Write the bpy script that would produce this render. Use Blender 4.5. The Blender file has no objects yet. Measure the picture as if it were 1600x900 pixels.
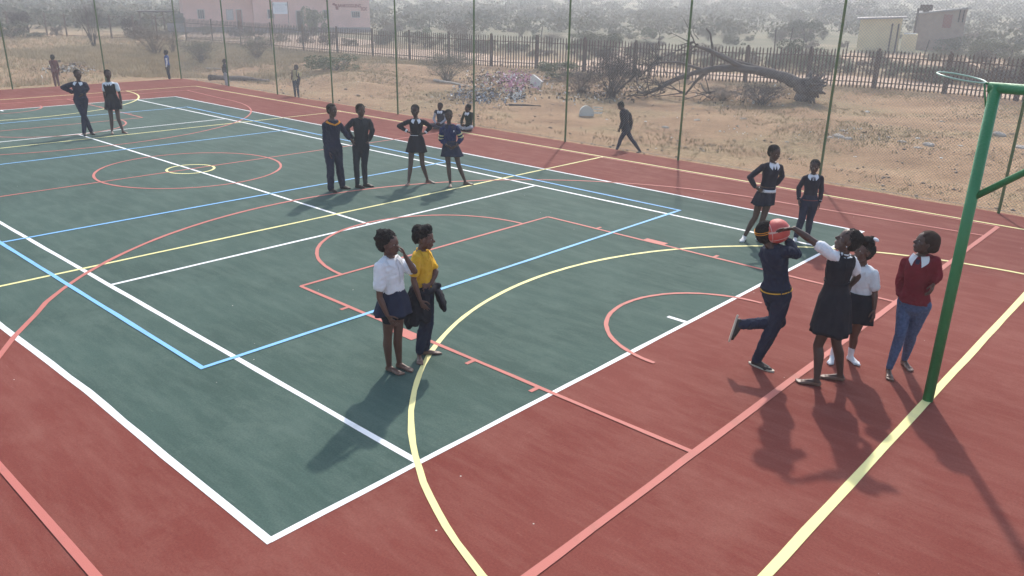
import bpy, bmesh, math, random
import numpy as np
from mathutils import Vector, Matrix, noise as mnoise

R_ = math.radians
sc = bpy.context.scene
COL = sc.collection

# ------------------------------------------------------------------ camera
CAM_R = np.array([[0.73715488, 0.67551600, 0.01675725],
                  [0.24331573, -0.24221882, -0.93921643],
                  [-0.63039681, 0.69642528, -0.34291646]])      # image right, image down, forward
CAM_C = np.array([16.2341, -7.7924, 3.5519])
FPX = 1253.075                                                   # focal length for a 1600 px wide frame
cam_data = bpy.data.cameras.new('camera')
cam = bpy.data.objects.new('camera', cam_data)
COL.objects.link(cam)
M = Matrix.Identity(4)
for i in range(3):
    M[i][0] = CAM_R[0][i]; M[i][1] = -CAM_R[1][i]; M[i][2] = -CAM_R[2][i]; M[i][3] = CAM_C[i]
cam.matrix_world = M
cam_data.sensor_width = 36.0
cam_data.lens = FPX / 1600 * 36.0
cam_data.clip_start = 0.1
cam_data.clip_end = 4000
sc.camera = cam

# ------------------------------------------------------------------ light
SUN_AZ = R_(121.5)      # direction the sun stands in, from +X towards +Y
SUN_EL = R_(39.5)
w = bpy.data.worlds.new('World'); sc.world = w; w.use_nodes = True
nt = w.node_tree; nt.nodes.clear()
sky = nt.nodes.new('ShaderNodeTexSky'); sky.sky_type = 'NISHITA'; sky.sun_disc = False
sky.sun_elevation = SUN_EL
sky.sun_rotation = math.pi / 2 - SUN_AZ
sky.air_density = 1.2; sky.dust_density = 2.0
bgn = nt.nodes.new('ShaderNodeBackground'); bgn.inputs[1].default_value = 0.15
out = nt.nodes.new('ShaderNodeOutputWorld')
nt.links.new(sky.outputs[0], bgn.inputs[0]); nt.links.new(bgn.outputs[0], out.inputs[0])
sd = bpy.data.lights.new('sun', 'SUN'); sd.energy = 2.5; sd.angle = R_(1.6); sd.color = (1.0, 0.93, 0.84)
sun = bpy.data.objects.new('sun', sd); COL.objects.link(sun)
sdir = Vector((math.cos(SUN_AZ) * math.cos(SUN_EL), math.sin(SUN_AZ) * math.cos(SUN_EL), math.sin(SUN_EL)))
sun.rotation_euler = sdir.to_track_quat('Z', 'Y').to_euler()
sun.location = (0, 20, 30)
sc.view_settings.view_transform = 'Standard'
sc.view_settings.look = 'None'
sc.view_settings.exposure = 0.78
sc.view_settings.gamma = 1.0
sc.render.engine = 'CYCLES'
sc.cycles.max_bounces = 6
sc.cycles.volume_bounces = 1
sc.cycles.transparent_max_bounces = 16

# ------------------------------------------------------------------ helpers
def ray(u, v):
    return np.array([(u - 800) / FPX, (v - 450) / FPX, 1.0]) @ CAM_R
def gp(u, v, z=0.0):
    d = ray(u, v); return CAM_C + d * (z - CAM_C[2]) / d[2]
def nrm(v):
    v = np.asarray(v, float); return v / (np.linalg.norm(v) + 1e-12)

def tag(o, label=None, cat=None, group=None, kind=None):
    if label: o['label'] = label
    if cat: o['category'] = cat
    if group: o['group'] = group
    if kind: o['kind'] = kind
    return o

def empty(name, loc, label=None, cat=None, group=None):
    o = bpy.data.objects.new(name, None); COL.objects.link(o)
    o.location = [float(x) for x in loc]; o.empty_display_size = 0.2
    return tag(o, label, cat, group)

def mesh_obj(name, V, F, mat, parent=None, smooth=False, origin=None, mats=None, midx=None):
    V = np.asarray(V, float).reshape(-1, 3)
    if origin is None and parent is not None: origin = np.array(parent.location)
    if origin is not None: V = V - np.asarray(origin, float)
    me = bpy.data.meshes.new(name)
    if isinstance(F, np.ndarray) and F.ndim == 2:
        n, k = F.shape
        me.vertices.add(len(V)); me.vertices.foreach_set('co', V.ravel())
        me.loops.add(n * k); me.loops.foreach_set('vertex_index', F.ravel().astype(np.int32))
        me.polygons.add(n); me.polygons.foreach_set('loop_start', np.arange(0, n * k, k, dtype=np.int32))
        me.update(calc_edges=True)
    else:
        me.from_pydata([tuple(v) for v in V], [], [tuple(int(i) for i in f) for f in F]); me.update()
    for m in (mats or [mat]): me.materials.append(m)
    if midx is not None: me.polygons.foreach_set('material_index', np.asarray(midx, np.int32))
    if smooth: me.polygons.foreach_set('use_smooth', [True] * len(me.polygons))
    o = bpy.data.objects.new(name, me); COL.objects.link(o)
    if parent is not None: o.parent = parent
    elif origin is not None: o.location = [float(x) for x in origin]
    return o

class MB:
    """collects vertices and faces"""
    def __init__(s): s.V = []; s.F = []; s.MI = []; s.n = 0
    def add(s, V, F, mi=0):
        V = np.asarray(V, float).reshape(-1, 3)
        s.V.append(V); s.F += [tuple(int(i) + s.n for i in f) for f in F]; s.MI += [mi] * len(F); s.n += len(V)
        return s
    def box(s, c, size, ax=None, mi=0):
        c = np.asarray(c, float); hx, hy, hz = [x / 2 for x in size]
        A = np.eye(3) if ax is None else np.asarray(ax, float)
        P = [(-1,-1,-1),(1,-1,-1),(1,1,-1),(-1,1,-1),(-1,-1,1),(1,-1,1),(1,1,1),(-1,1,1)]
        V = [c + A[0]*a*hx + A[1]*b*hy + A[2]*d*hz for a, b, d in P]
        return s.add(V, [(0,3,2,1),(4,5,6,7),(0,1,5,4),(1,2,6,5),(2,3,7,6),(3,0,4,7)], mi)
    def tube(s, pts, rad, n=8, caps=True, mi=0):
        pts = np.asarray(pts, float); m = len(pts)
        rad = np.full(m, rad, float) if np.isscalar(rad) else np.asarray(rad, float)
        V = []; T = np.gradient(pts, axis=0) if m > 2 else np.repeat([pts[1] - pts[0]], m, 0)
        up = np.array([0, 0, 1.0]); t0 = nrm(T[0])
        if abs(t0 @ up) > 0.95: up = np.array([1.0, 0, 0])
        x = nrm(np.cross(up, t0))
        for i in range(m):
            t = nrm(T[i]); x = nrm(x - t * (x @ t)); y = np.cross(t, x)
            for k in range(n):
                a = 2 * math.pi * k / n
                V.append(pts[i] + rad[i] * (math.cos(a) * x + math.sin(a) * y))
        F = [(i*n+k, i*n+(k+1) % n, (i+1)*n+(k+1) % n, (i+1)*n+k) for i in range(m-1) for k in range(n)]
        if caps: F += [tuple(range(n-1, -1, -1)), tuple((m-1)*n+k for k in range(n))]
        return s.add(V, F, mi)
    def capsule(s, p0, p1, r0, r1, n=14, k=4, flat=None, squash=1.0):
        """closed tapered capsule; flat = direction squashed by the factor `squash`"""
        p0 = np.asarray(p0, float); p1 = np.asarray(p1, float)
        t = nrm(p1 - p0) if np.linalg.norm(p1 - p0) > 1e-6 else np.array([0, 0, 1.0])
        if flat is None:
            f = np.array([1.0, 0, 0]) if abs(t[0]) < .9 else np.array([0, 1.0, 0])
        else: f = np.asarray(flat, float)
        f = nrm(f - t * (f @ t)); g = np.cross(t, f)
        rings = []
        for i in range(1, k + 1):
            a = math.pi / 2 * (i / k); rings.append((p0 - t * r0 * math.cos(a), r0 * math.sin(a)))
        for i in range(0, k):
            a = math.pi / 2 * (i / k); rings.append((p1 + t * r1 * math.sin(a), r1 * math.cos(a)))
        V = [p0 - t * r0]
        for c, r in rings:
            for j in range(n):
                a = 2 * math.pi * j / n
                V.append(c + r * (math.cos(a) * f * squash + math.sin(a) * g))
        V.append(p1 + t * r1); m = len(rings)
        F = [(0, 1 + (j+1) % n, 1 + j) for j in range(n)]
        for i in range(m - 1):
            F += [(1+i*n+j, 1+i*n+(j+1) % n, 1+(i+1)*n+(j+1) % n, 1+(i+1)*n+j) for j in range(n)]
        e = 1 + m * n
        F += [(1+(m-1)*n+j, 1+(m-1)*n+(j+1) % n, e) for j in range(n)]
        return s.add(V, F)
    def ellip(s, c, A, r, n=16, m=10):
        """ellipsoid, axes = rows of A, radii r"""
        c = np.asarray(c, float); V = [c + A[2] * r[2]]
        for i in range(1, m):
            ph = math.pi * i / m
            for j in range(n):
                a = 2 * math.pi * j / n
                V.append(c + A[0]*r[0]*math.sin(ph)*math.cos(a) + A[1]*r[1]*math.sin(ph)*math.sin(a) + A[2]*r[2]*math.cos(ph))
        V.append(c - A[2] * r[2]); e = len(V) - 1
        F = [(0, 1+j, 1+(j+1) % n) for j in range(n)]
        for i in range(m - 2):
            F += [(1+i*n+j, 1+(i+1)*n+j, 1+(i+1)*n+(j+1) % n, 1+i*n+(j+1) % n) for j in range(n)]
        F += [(1+(m-2)*n+j, e, 1+(m-2)*n+(j+1) % n) for j in range(n)]
        return s.add(V, F)
    def loft(s, rings, n=20, caps=True, mi=0):
        """rings: (centre, x axis, y axis, rx, ry)"""
        V = []
        for c, ax, ay, rx, ry in rings:
            for j in range(n):
                a = 2 * math.pi * j / n
                V.append(np.asarray(c) + np.asarray(ax)*rx*math.cos(a) + np.asarray(ay)*ry*math.sin(a))
        m = len(rings)
        F = [(i*n+j, i*n+(j+1) % n, (i+1)*n+(j+1) % n, (i+1)*n+j) for i in range(m-1) for j in range(n)]
        if caps: F += [tuple(range(n-1, -1, -1)), tuple((m-1)*n+j for j in range(n))]
        return s.add(V, F, mi)
    def build(s, name, mat, parent=None, smooth=False, origin=None, mats=None):
        V = np.concatenate(s.V) if s.V else np.zeros((0, 3))
        return mesh_obj(name, V, s.F, mat, parent, smooth, origin, mats, s.MI if mats else None)

# ------------------------------------------------------------------ materials
def mat(name, col, rough=0.8, noise_scale=None, col2=None, bump=0.0, bump_scale=None, detail=4, coords='Object',
        metal=0.0, contrast=(0.35, 0.65), stretch=None, col3=None, spec=0.3, sheen=0.0):
    m = bpy.data.materials.new(name); m.use_nodes = True
    nt = m.node_tree; b = nt.nodes['Principled BSDF']
    b.inputs['Base Color'].default_value = (*col, 1); b.inputs['Roughness'].default_value = rough
    b.inputs['Metallic'].default_value = metal
    b.inputs['Specular IOR Level'].default_value = spec
    if sheen: b.inputs['Sheen Weight'].default_value = sheen
    tc = nt.nodes.new('ShaderNodeTexCoord'); src = tc.outputs[coords]
    if stretch:
        mp = nt.nodes.new('ShaderNodeMapping'); mp.inputs['Scale'].default_value = stretch
        nt.links.new(src, mp.inputs[0]); src = mp.outputs[0]
    if noise_scale:
        n = nt.nodes.new('ShaderNodeTexNoise'); n.inputs['Scale'].default_value = noise_scale; n.inputs['Detail'].default_value = detail
        nt.links.new(src, n.inputs['Vector'])
        r = nt.nodes.new('ShaderNodeValToRGB'); r.color_ramp.elements[0].position = contrast[0]; r.color_ramp.elements[1].position = contrast[1]
        r.color_ramp.elements[0].color = (*col, 1); r.color_ramp.elements[1].color = (*(col2 or col), 1)
        if col3:
            e = r.color_ramp.elements.new((contrast[0] + contrast[1]) / 2); e.color = (*col3, 1)
        nt.links.new(n.outputs[0], r.inputs[0]); nt.links.new(r.outputs[0], b.inputs['Base Color'])
    if bump:
        n2 = nt.nodes.new('ShaderNodeTexNoise'); n2.inputs['Scale'].default_value = bump_scale or 30; n2.inputs['Detail'].default_value = 5
        nt.links.new(src, n2.inputs['Vector'])
        bp = nt.nodes.new('ShaderNodeBump'); bp.inputs['Strength'].default_value = bump; bp.inputs['Distance'].default_value = 0.02
        nt.links.new(n2.outputs[0], bp.inputs['Height']); nt.links.new(bp.outputs[0], b.inputs['Normal'])
    return m

def court_mat(name, c1, c2, c3, speck=(0.55, 0.52, 0.45)):
    """painted sports surface: brushed streaks, cloudy dust stains, fine grit and a few pale specks"""
    m = bpy.data.materials.new(name); m.use_nodes = True
    nt = m.node_tree; N = nt.nodes; L = nt.links; b = N['Principled BSDF']
    b.inputs['Roughness'].default_value = 0.88; b.inputs['Specular IOR Level'].default_value = 0.12
    tc = N.new('ShaderNodeTexCoord')
    def nz(scale, stretch=(1, 1, 1), rot=0.0, detail=5, rough=0.55):
        mp = N.new('ShaderNodeMapping'); mp.inputs['Scale'].default_value = stretch; mp.inputs['Rotation'].default_value = (0, 0, rot)
        L.new(tc.outputs['Object'], mp.inputs[0])
        n = N.new('ShaderNodeTexNoise'); n.inputs['Scale'].default_value = scale; n.inputs['Detail'].default_value = detail
        n.inputs['Roughness'].default_value = rough; L.new(mp.outputs[0], n.inputs['Vector']); return n.outputs[0]
    def ramp(src, a, c, ca=(0, 0, 0), cc=(1, 1, 1)):
        r = N.new('ShaderNodeValToRGB'); r.color_ramp.elements[0].position = a; r.color_ramp.elements[1].position = c
        r.color_ramp.elements[0].color = (*ca, 1); r.color_ramp.elements[1].color = (*cc, 1); L.new(src, r.inputs[0]); return r.outputs[0]
    def mix(f, a, c, mode='MIX'):
        x = N.new('ShaderNodeMix'); x.data_type = 'RGBA'; x.blend_type = mode
        L.new(f, x.inputs[0]) if not isinstance(f, float) else setattr(x.inputs[0], 'default_value', f)
        for s, k in ((a, 6), (c, 7)):
            if isinstance(s, tuple): x.inputs[k].default_value = (*s, 1)
            else: L.new(s, x.inputs[k])
        return x.outputs[2]
    base = mix(ramp(nz(0.7, detail=6), .35, .65), c1, c2)
    streak = ramp(nz(1.1, (1, 4.5, 1), R_(8), 8, .72), .44, .74, (0, 0, 0), (.6, .6, .6))
    base = mix(streak, base, c3)
    blot = ramp(nz(0.8, detail=9, rough=.75), .52, .68, (0, 0, 0), (.45, .45, .45))
    base = mix(blot, base, c3)
    scuff = ramp(nz(5, (1, 8, 1), R_(38), 3, .5), .70, .76, (0, 0, 0), (.5, .5, .5))
    base = mix(scuff, base, c3)
    scuff2 = ramp(nz(4, (9, 1, 1), R_(14), 3, .5), .71, .77, (0, 0, 0), (.4, .4, .4))
    base = mix(scuff2, base, c3)
    fine = ramp(nz(60, detail=3), .2, .8, (.80, .80, .80), (1.16, 1.16, 1.16))
    base = mix(1.0, base, fine, 'MULTIPLY')
    v = N.new('ShaderNodeTexVoronoi'); v.inputs['Scale'].default_value = 2.8; L.new(tc.outputs['Object'], v.inputs['Vector'])
    sp = ramp(v.outputs['Distance'], .014, .024, (1, 1, 1), (0, 0, 0))
    base = mix(sp, base, speck)
    L.new(base, b.inputs['Base Color'])
    bp = N.new('ShaderNodeBump'); bp.inputs['Strength'].default_value = .35; bp.inputs['Distance'].default_value = .004
    L.new(nz(140, detail=2), bp.inputs['Height']); L.new(bp.outputs[0], b.inputs['Normal'])
    return m

def line_mat(name, c, worn, amount=.56):
    return mat(name, c, .7, 5.0, worn, bump=.15, bump_scale=120, contrast=(amount, .85), detail=8)

# ------------------------------------------------------------------ terrain
def ss(x, a, b):
    t = np.clip((x - a) / (b - a), 0, 1); return t * t * (3 - 2 * t)
_rng = np.random.RandomState(7)
_W = [(_rng.uniform(-1, 1, 2) * s, _rng.uniform(0, 6.28), a) for s, a in
      [(.35, .05), (.5, .05), (.9, .035), (1.4, .025), (2.1, .018), (3.3, .012), (.22, .06), (5., .008), (7., .006)]]
_WF = [(_rng.uniform(-1, 1, 2) * s, _rng.uniform(0, 6.28), a) for s, a in [(.012, 4.), (.02, 3.), (.03, 2.), (.05, 1.), (.008, 5.)]]
def tz(x, y):
    """height of the ground outside the slab"""
    x = np.asarray(x, float); y = np.asarray(y, float)
    dx = np.maximum(np.maximum(-18.0 - x, x - 24.0), 0); dy = np.maximum(np.maximum(y - 8.9, -13.0 - y), 0)
    dist = np.hypot(dx, dy)
    z = -0.10 - 0.28 * ss(dist, 0.0, 7.0)
    rel = sum(a * np.sin(k[0] * x + k[1] * y + p) for k, p, a in _W)
    z = z + rel * ss(dist, .3, 4.0) * (1 - .6 * ss(np.hypot(x, y), 26, 45))
    # heaps of pushed-up soil beside the court
    for hx, hy, hr, hh in [(-15.2, 15.5, 2.8, .45), (-12.0, 13.6, 2.0, .3), (-8.4, 18.5, 3.0, .35), (-4.6, 17.0, 2.4, .2), (2.4, 24.6, 2.5, .25), (-18., 20, 4., .4), (6.5, 19, 2.4, .15)]:
        z = z + hh * np.exp(-((x - hx)**2 + (y - hy)**2) / (hr * hr) * 2)
    D = np.hypot(x - CAM_C[0], y - CAM_C[1])
    hills = sum(a * np.sin(k[0] * x + k[1] * y + p) for k, p, a in _WF)
    z = z + ss(D, 150, 700) * (20 + hills) + ss(D, 90, 260) * (1.2 + .25 * hills)
    return z

def grid_axis(lo, hi, dense_lo, dense_hi, step, grow=1.14):
    a = list(np.arange(dense_lo, dense_hi, step)); s = step; x = dense_hi
    while x < hi: a.append(x); s *= grow; x += s
    a.append(hi); s = step; x = dense_lo
    while x > lo: s *= grow; x -= s; a.append(x)
    a.append(lo)
    return np.unique(np.array(a))

gx = grid_axis(-1100, 500, -30, 16, .3); gy = grid_axis(-60, 1100, 8.0, 36, .3)
def terrain_mat():
    m = bpy.data.materials.new('dry_ground'); m.use_nodes = True
    nt = m.node_tree; N = nt.nodes; L = nt.links; b = N['Principled BSDF']; b.inputs['Roughness'].default_value = .95
    b.inputs['Specular IOR Level'].default_value = .1
    tc = N.new('ShaderNodeTexCoord')
    def nz(scale, detail=6, rough=.6, stretch=(1, 1, 1)):
        mp = N.new('ShaderNodeMapping'); mp.inputs['Scale'].default_value = stretch; L.new(tc.outputs['Object'], mp.inputs[0])
        n = N.new('ShaderNodeTexNoise'); n.inputs['Scale'].default_value = scale; n.inputs['Detail'].default_value = detail
        n.inputs['Roughness'].default_value = rough; L.new(mp.outputs[0], n.inputs['Vector']); return n.outputs[0]
    def ramp(src, stops):
        r = N.new('ShaderNodeValToRGB'); e = r.color_ramp.elements
        e[0].position, e[0].color = stops[0][0], (*stops[0][1], 1); e[1].position, e[1].color = stops[-1][0], (*stops[-1][1], 1)
        for p, c in stops[1:-1]: q = e.new(p); q.color = (*c, 1)
        L.new(src, r.inputs[0]); return r.outputs[0]
    def mix(f, a, c, mode='MIX'):
        x = N.new('ShaderNodeMix'); x.data_type = 'RGBA'; x.blend_type = mode
        if isinstance(f, float): x.inputs[0].default_value = f
        else: L.new(f, x.inputs[0])
        L.new(a, x.inputs[6]); L.new(c, x.inputs[7]); return x.outputs[2]
    soil = ramp(nz(.45), [(.3, (.26, .162, .095)), (.5, (.37, .24, .142)), (.7, (.45, .31, .19))])
    grass = ramp(nz(3.5, 8, .7), [(.3, (.16, .118, .066)), (.5, (.31, .225, .128)), (.72, (.44, .335, .195))])
    msk = ramp(nz(.22, 8, .65), [(.48, (0, 0, 0)), (.60, (1, 1, 1))])
    c = mix(msk, soil, grass)
    c = mix(1.0, c, ramp(nz(14, 5, .7), [(.30, (.52, .50, .47)), (.6, (1.1, 1.1, 1.1))]), 'MULTIPLY')
    # beyond the track the veld floor is covered with grey green herbs
    herb = ramp(nz(.08, 8, .7), [(.35, (.13, .135, .085)), (.52, (.20, .185, .12)), (.70, (.34, .265, .175))])
    sx = N.new('ShaderNodeSeparateXYZ'); L.new(tc.outputs['Object'], sx.inputs[0]); m1 = N.new('ShaderNodeMath'); m1.operation = 'MULTIPLY_ADD'; m1.inputs[1].default_value = -.28; L.new(sx.outputs[0], m1.inputs[0]); L.new(sx.outputs[1], m1.inputs[2])
    far = ramp(m1.outputs[0], [(0, (0, 0, 0)), (1, (1, 1, 1))]); mr = N.new('ShaderNodeMapRange'); mr.inputs[1].default_value = 36; mr.inputs[2].default_value = 52; L.new(m1.outputs[0], mr.inputs[0])
    c = mix(mr.outputs[0], c, herb)
    L.new(c, b.inputs['Base Color'])
    bp = N.new('ShaderNodeBump'); bp.inputs['Strength'].default_value = .9; bp.inputs['Distance'].default_value = .06
    L.new(nz(9, 8, .7), bp.inputs['Height']); L.new(bp.outputs[0], b.inputs['Normal'])
    return m
X, Y = np.meshgrid(gx, gy); Z = tz(X, Y)
n_x, n_y = len(gx), len(gy)
inside = (X > -17.4) & (X < 24) & (Y < 8.35)
Z = np.where(inside, np.minimum(Z, -.3), Z); ZLO, ZHI = float(Z.min()), float(Z.max())
I = np.arange(n_x * n_y).reshape(n_y, n_x)
F = np.stack([I[:-1, :-1], I[:-1, 1:], I[1:, 1:], I[1:, :-1]], -1).reshape(-1, 4)
tag(mesh_obj('ground', np.stack([X, Y, Z], -1), F, terrain_mat(), smooth=True), kind='structure')

# ------------------------------------------------------------------ court slab
M_RED = court_mat('red_court_paint', (.176, .042, .032), (.197, .052, .040), (.262, .104, .080))
M_GREEN = court_mat('green_court_paint', (.048, .084, .070), (.062, .104, .087), (.110, .155, .130))
M_SLABSIDE = mat('slab_edge_concrete', (.17, .10, .08), .9, 6, (.25, .16, .12), .4, 20)
SX0, SX1, SY0, SY1 = -17.7, 20.0, -12.5, 8.62
mb = MB(); top = []
def edge_pts(a, b, n, nrm_, amp, rr):
    a = np.array(a, float); b = np.array(b, float); o = []
    for i in range(n):
        t = i / n; o.append(a + (b - a) * t + np.array(nrm_) * rr.uniform(-amp, amp))
    return o
rr = np.random.RandomState(3)
outl = edge_pts((SX0, SY0), (SX1, SY0), 4, (0, 0), 0, rr) + edge_pts((SX1, SY0), (SX1, SY1), 4, (0, 0), 0, rr) \
     + edge_pts((SX1, SY1), (SX0, SY1), 90, (0, 1), .035, rr) + edge_pts((SX0, SY1), (SX0, SY0), 40, (1, 0), .04, rr)
n = len(outl)
V = [(*p, 0.0) for p in outl] + [(p[0], p[1], -.35) for p in outl]
F = [tuple(range(n))] + [(i, n + i, n + (i + 1) % n, (i + 1) % n) for i in range(n)]
mb.add(V, F[:1], 0); mb2 = MB(); 
mbs = MB(); mbs.add(V, F[:1], 0); mbs.F += F[1:]; mbs.MI += [1] * n
tag(mbs.build('court_slab', None, mats=[M_RED, M_SLABSIDE]), kind='structure')

# measured positions of the painted lines (X along the court, Y across)
B, S_, VB, AT, TH, G_, E_, FT = 11.95, 6.02, 9.10, 3.08, 5.12, 14.60, 13.48, 7.75
DB, SG, VY, KW = 5.50, 4.14, 4.50, 2.46
LW = .05
def strip(mb, pts, wd, z0_, closed=False, sub=.4, jit=.004, seed=0):
    """a painted band along a polyline on the ground"""
    z = z0_ * .42; pts = [np.array(p, float) for p in pts]; r_ = np.random.RandomState(seed + int(abs(pts[0][0] * 31 + pts[0][1] * 17 + pts[-1][0] * 7)))
    P = []
    for a, b in zip(pts[:-1], pts[1:]):
        k = max(1, int(np.linalg.norm(b - a) / sub))
        P += [a + (b - a) * i / k for i in range(k)]
    P.append(pts[-1]); P = np.array(P); T = np.gradient(P, axis=0) if len(P) > 1 else None
    T /= np.linalg.norm(T, axis=1)[:, None]; Nn = np.stack([-T[:, 1], T[:, 0]], 1)
    ja = r_.uniform(-jit, jit, len(P))[:, None]; jb = r_.uniform(-jit, jit, len(P))[:, None]
    A = P + Nn * (wd / 2 + ja); Bp = P - Nn * (wd / 2 + jb); m = len(P)
    V = [(*p, z) for p in A] + [(*p, z) for p in Bp]
    mb.add(V, [(m + i, m + i + 1, i + 1, i) for i in range(m - 1)])
def arc(cx, cy, r, a0, a1, n=48):
    return [(cx + r * math.cos(R_(a0 + (a1 - a0) * i / n)), cy + r * math.sin(R_(a0 + (a1 - a0) * i / n))) for i in range(n + 1)]
def sheet(name, pts, z, m):
    return tag(mesh_obj(name, [(*p, z) for p in pts], [tuple(range(len(pts)))], m), kind='structure')
sheet('green_court_area', [(-B, -DB), (B, -DB), (B, DB), (-B, DB)], .0018, M_GREEN)

wl = MB()   # tennis, white
w_ = .055
strip(wl, [(-B - w_/2, -DB), (6.59, -DB - .02), (8.8, -DB + .02), (10.4, DB * -1), (B + w_/2, -DB)], .066, .008)
strip(wl, [(-B - w_/2, DB), (B + w_/2, DB)], w_, .008)
for s in (-1, 1):
    strip(wl, [(s * B, -DB), (s * B, DB)], w_, .0082)
    strip(wl, [(-B, s * SG), (B, s * SG)], .060, .0084)
    strip(wl, [(s * S_, -SG), (s * S_, SG)], w_, .0086)
    strip(wl, [(s * B, 0), (s * (B - .27), 0)], w_, .0088)
strip(wl, [(-S_, 0), (S_, 0)], w_, .0088)
M_WL = line_mat('white_line_paint', (.82, .83, .82), (.55, .56, .54))
tag(wl.build('white_tennis_lines', M_WL), kind='structure')
yl = MB()   # netball, yellow
w_ = .055
strip(yl, [(-G_, -7.62), (-G_, 7.62)], w_, .012); strip(yl, [(G_, -7.62), (G_, 7.62)], .075, .012)
for s in (-1, 1):
    strip(yl, [(-G_, s * 7.62), (G_, s * 7.62)], w_, .0122)
    strip(yl, [(s * TH, -7.62), (s * TH, 7.62)], w_, .0124)
strip(yl, arc(G_, 0, 4.93, 90, 270, 80), w_, .0126, sub=9); strip(yl, arc(-G_, 0, 4.93, -90, 90, 80), w_, .0126, sub=9)
strip(yl, arc(0, 0, .47, 0, 360, 40), .05, .0126, sub=9, jit=.001)
M_YL = line_mat('yellow_line_paint', (.80, .73, .32), (.55, .50, .28))
tag(yl.build('yellow_netball_lines', M_YL), kind='structure')
pl = MB()   # basketball, salmon red
w_ = .05
for s in (-1, 1):
    strip(pl, [(-E_, s * 7.5), (E_, s * 7.5)], w_, .016)
    strip(pl, [(s * E_, -7.5), (s * E_, 7.5)], .07 if s > 0 else w_, .0162)
    for t in (-1, 1):
        strip(pl, [(s * FT, t * KW), (s * E_, t * KW)], w_, .0164)
        for x in (8.78, 10.91, 11.78):
            strip(pl, [(s * x, t * KW), (s * x, t * (KW + .13))], w_, .0166)
        pl.add([(s * 9.68, t * KW, .0071), (s * 10.06, t * KW, .0071), (s * 10.06, t * (KW + .13), .0071), (s * 9.68, t * (KW + .13), .0071)],
               [(0, 1, 2, 3) if s * t > 0 else (3, 2, 1, 0)])
    strip(pl, [(s * FT, -KW), (s * FT, KW)], w_, .0166)
    strip(pl, arc(s * FT, 0, 1.82, 90, 270) if s > 0 else arc(s * FT, 0, 1.82, -90, 90), w_, .0168, sub=9)
    strip(pl, arc(s * 12.28, 0, 1.21, 90, 270) if s > 0 else arc(s * 12.28, 0, 1.21, -90, 90), w_, .0168, sub=9)
    a_ = arc(10.24, 0, 6.42, 90, 270, 90)
    poly = [(E_, 6.70)] + a_ + [(E_, -6.45)]
    if s > 0:
        a_ = [q for q in a_ if q[1] > -5.0 or q[0] < 6.3]
        a_ = [q for q in a_ if not (q[1] < -5.0)]
        poly = [(E_, 6.70)] + a_ + [(6.42, -5.12), (6.95, -5.52), (7.46, -5.84), (7.95, -6.10), (8.45, -6.31), (8.95, -6.43), (9.45, -6.46), (11.0, -6.46), (E_, -6.46)]
    strip(pl, [(s * x, y) for x, y in poly], .06 if s > 0 else w_, .017, sub=9)
strip(pl, [(0, -7.5), (0, 7.5)], w_, .0166)
strip(pl, arc(0, 0, 1.83, 0, 360, 80), w_, .0168, sub=9)
M_PL = line_mat('salmon_line_paint', (.48, .145, .115), (.36, .13, .10))
tag(pl.build('salmon_basketball_lines', M_PL), kind='structure')
bl = MB()   # volleyball, blue
w_ = .055
for s in (-1, 1):
    strip(bl, [(-VB - w_/2, s * VY), (VB + w_/2, s * VY)], w_, .020)
    strip(bl, [(s * VB, -VY), (s * VB, VY)], w_, .0202)
    strip(bl, [(s * AT, -VY), (s * AT, VY)], w_, .0202)
M_BL = line_mat('blue_line_paint', (.20, .47, .78), (.16, .34, .55))
tag(bl.build('blue_volleyball_lines', M_BL), kind='structure')

# ------------------------------------------------------------------ chain link fence round the court
M_GPOST = mat('green_fence_steel', (.075, .145, .060), .55, 12, (.12, .16, .07), .2, 60)
M_WIRE = mat('galvanised_wire', (.27, .30, .31), .55, metal=.3)
FY, FX, FH = 8.56, -17.62, 3.95
fence = empty('chain_link_fence', (-2, FY, 0), 'tall chain link fence on green posts along the far edge of the court', 'fence')
posts = [(x, FY) for x in (-17.45, -13.75, -10.3, -6.9, -3.5, -.15, 3.2, 6.58, 9.93, 13.25, 16.6)]
posts = [(-17.55, 8.5)] + posts[1:]
side = [(FX, y) for y in (5.45, 2.1, -1.2, -4.6, -8.0, -11.4)]
def fence_post(x, y, r=.026, lean=0):
    m_ = MB(); m_.tube([(x, y, -.05), (x, y, FH)], r, 10); m_.tube([(x, y, FH), (x, y, FH + .02)], r * 1.25, 10)
    o = m_.build('post', M_GPOST, fence, smooth=False); return o
for x, y in posts: fence_post(x, y)
for x, y in side: fence_post(x, y)
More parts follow.
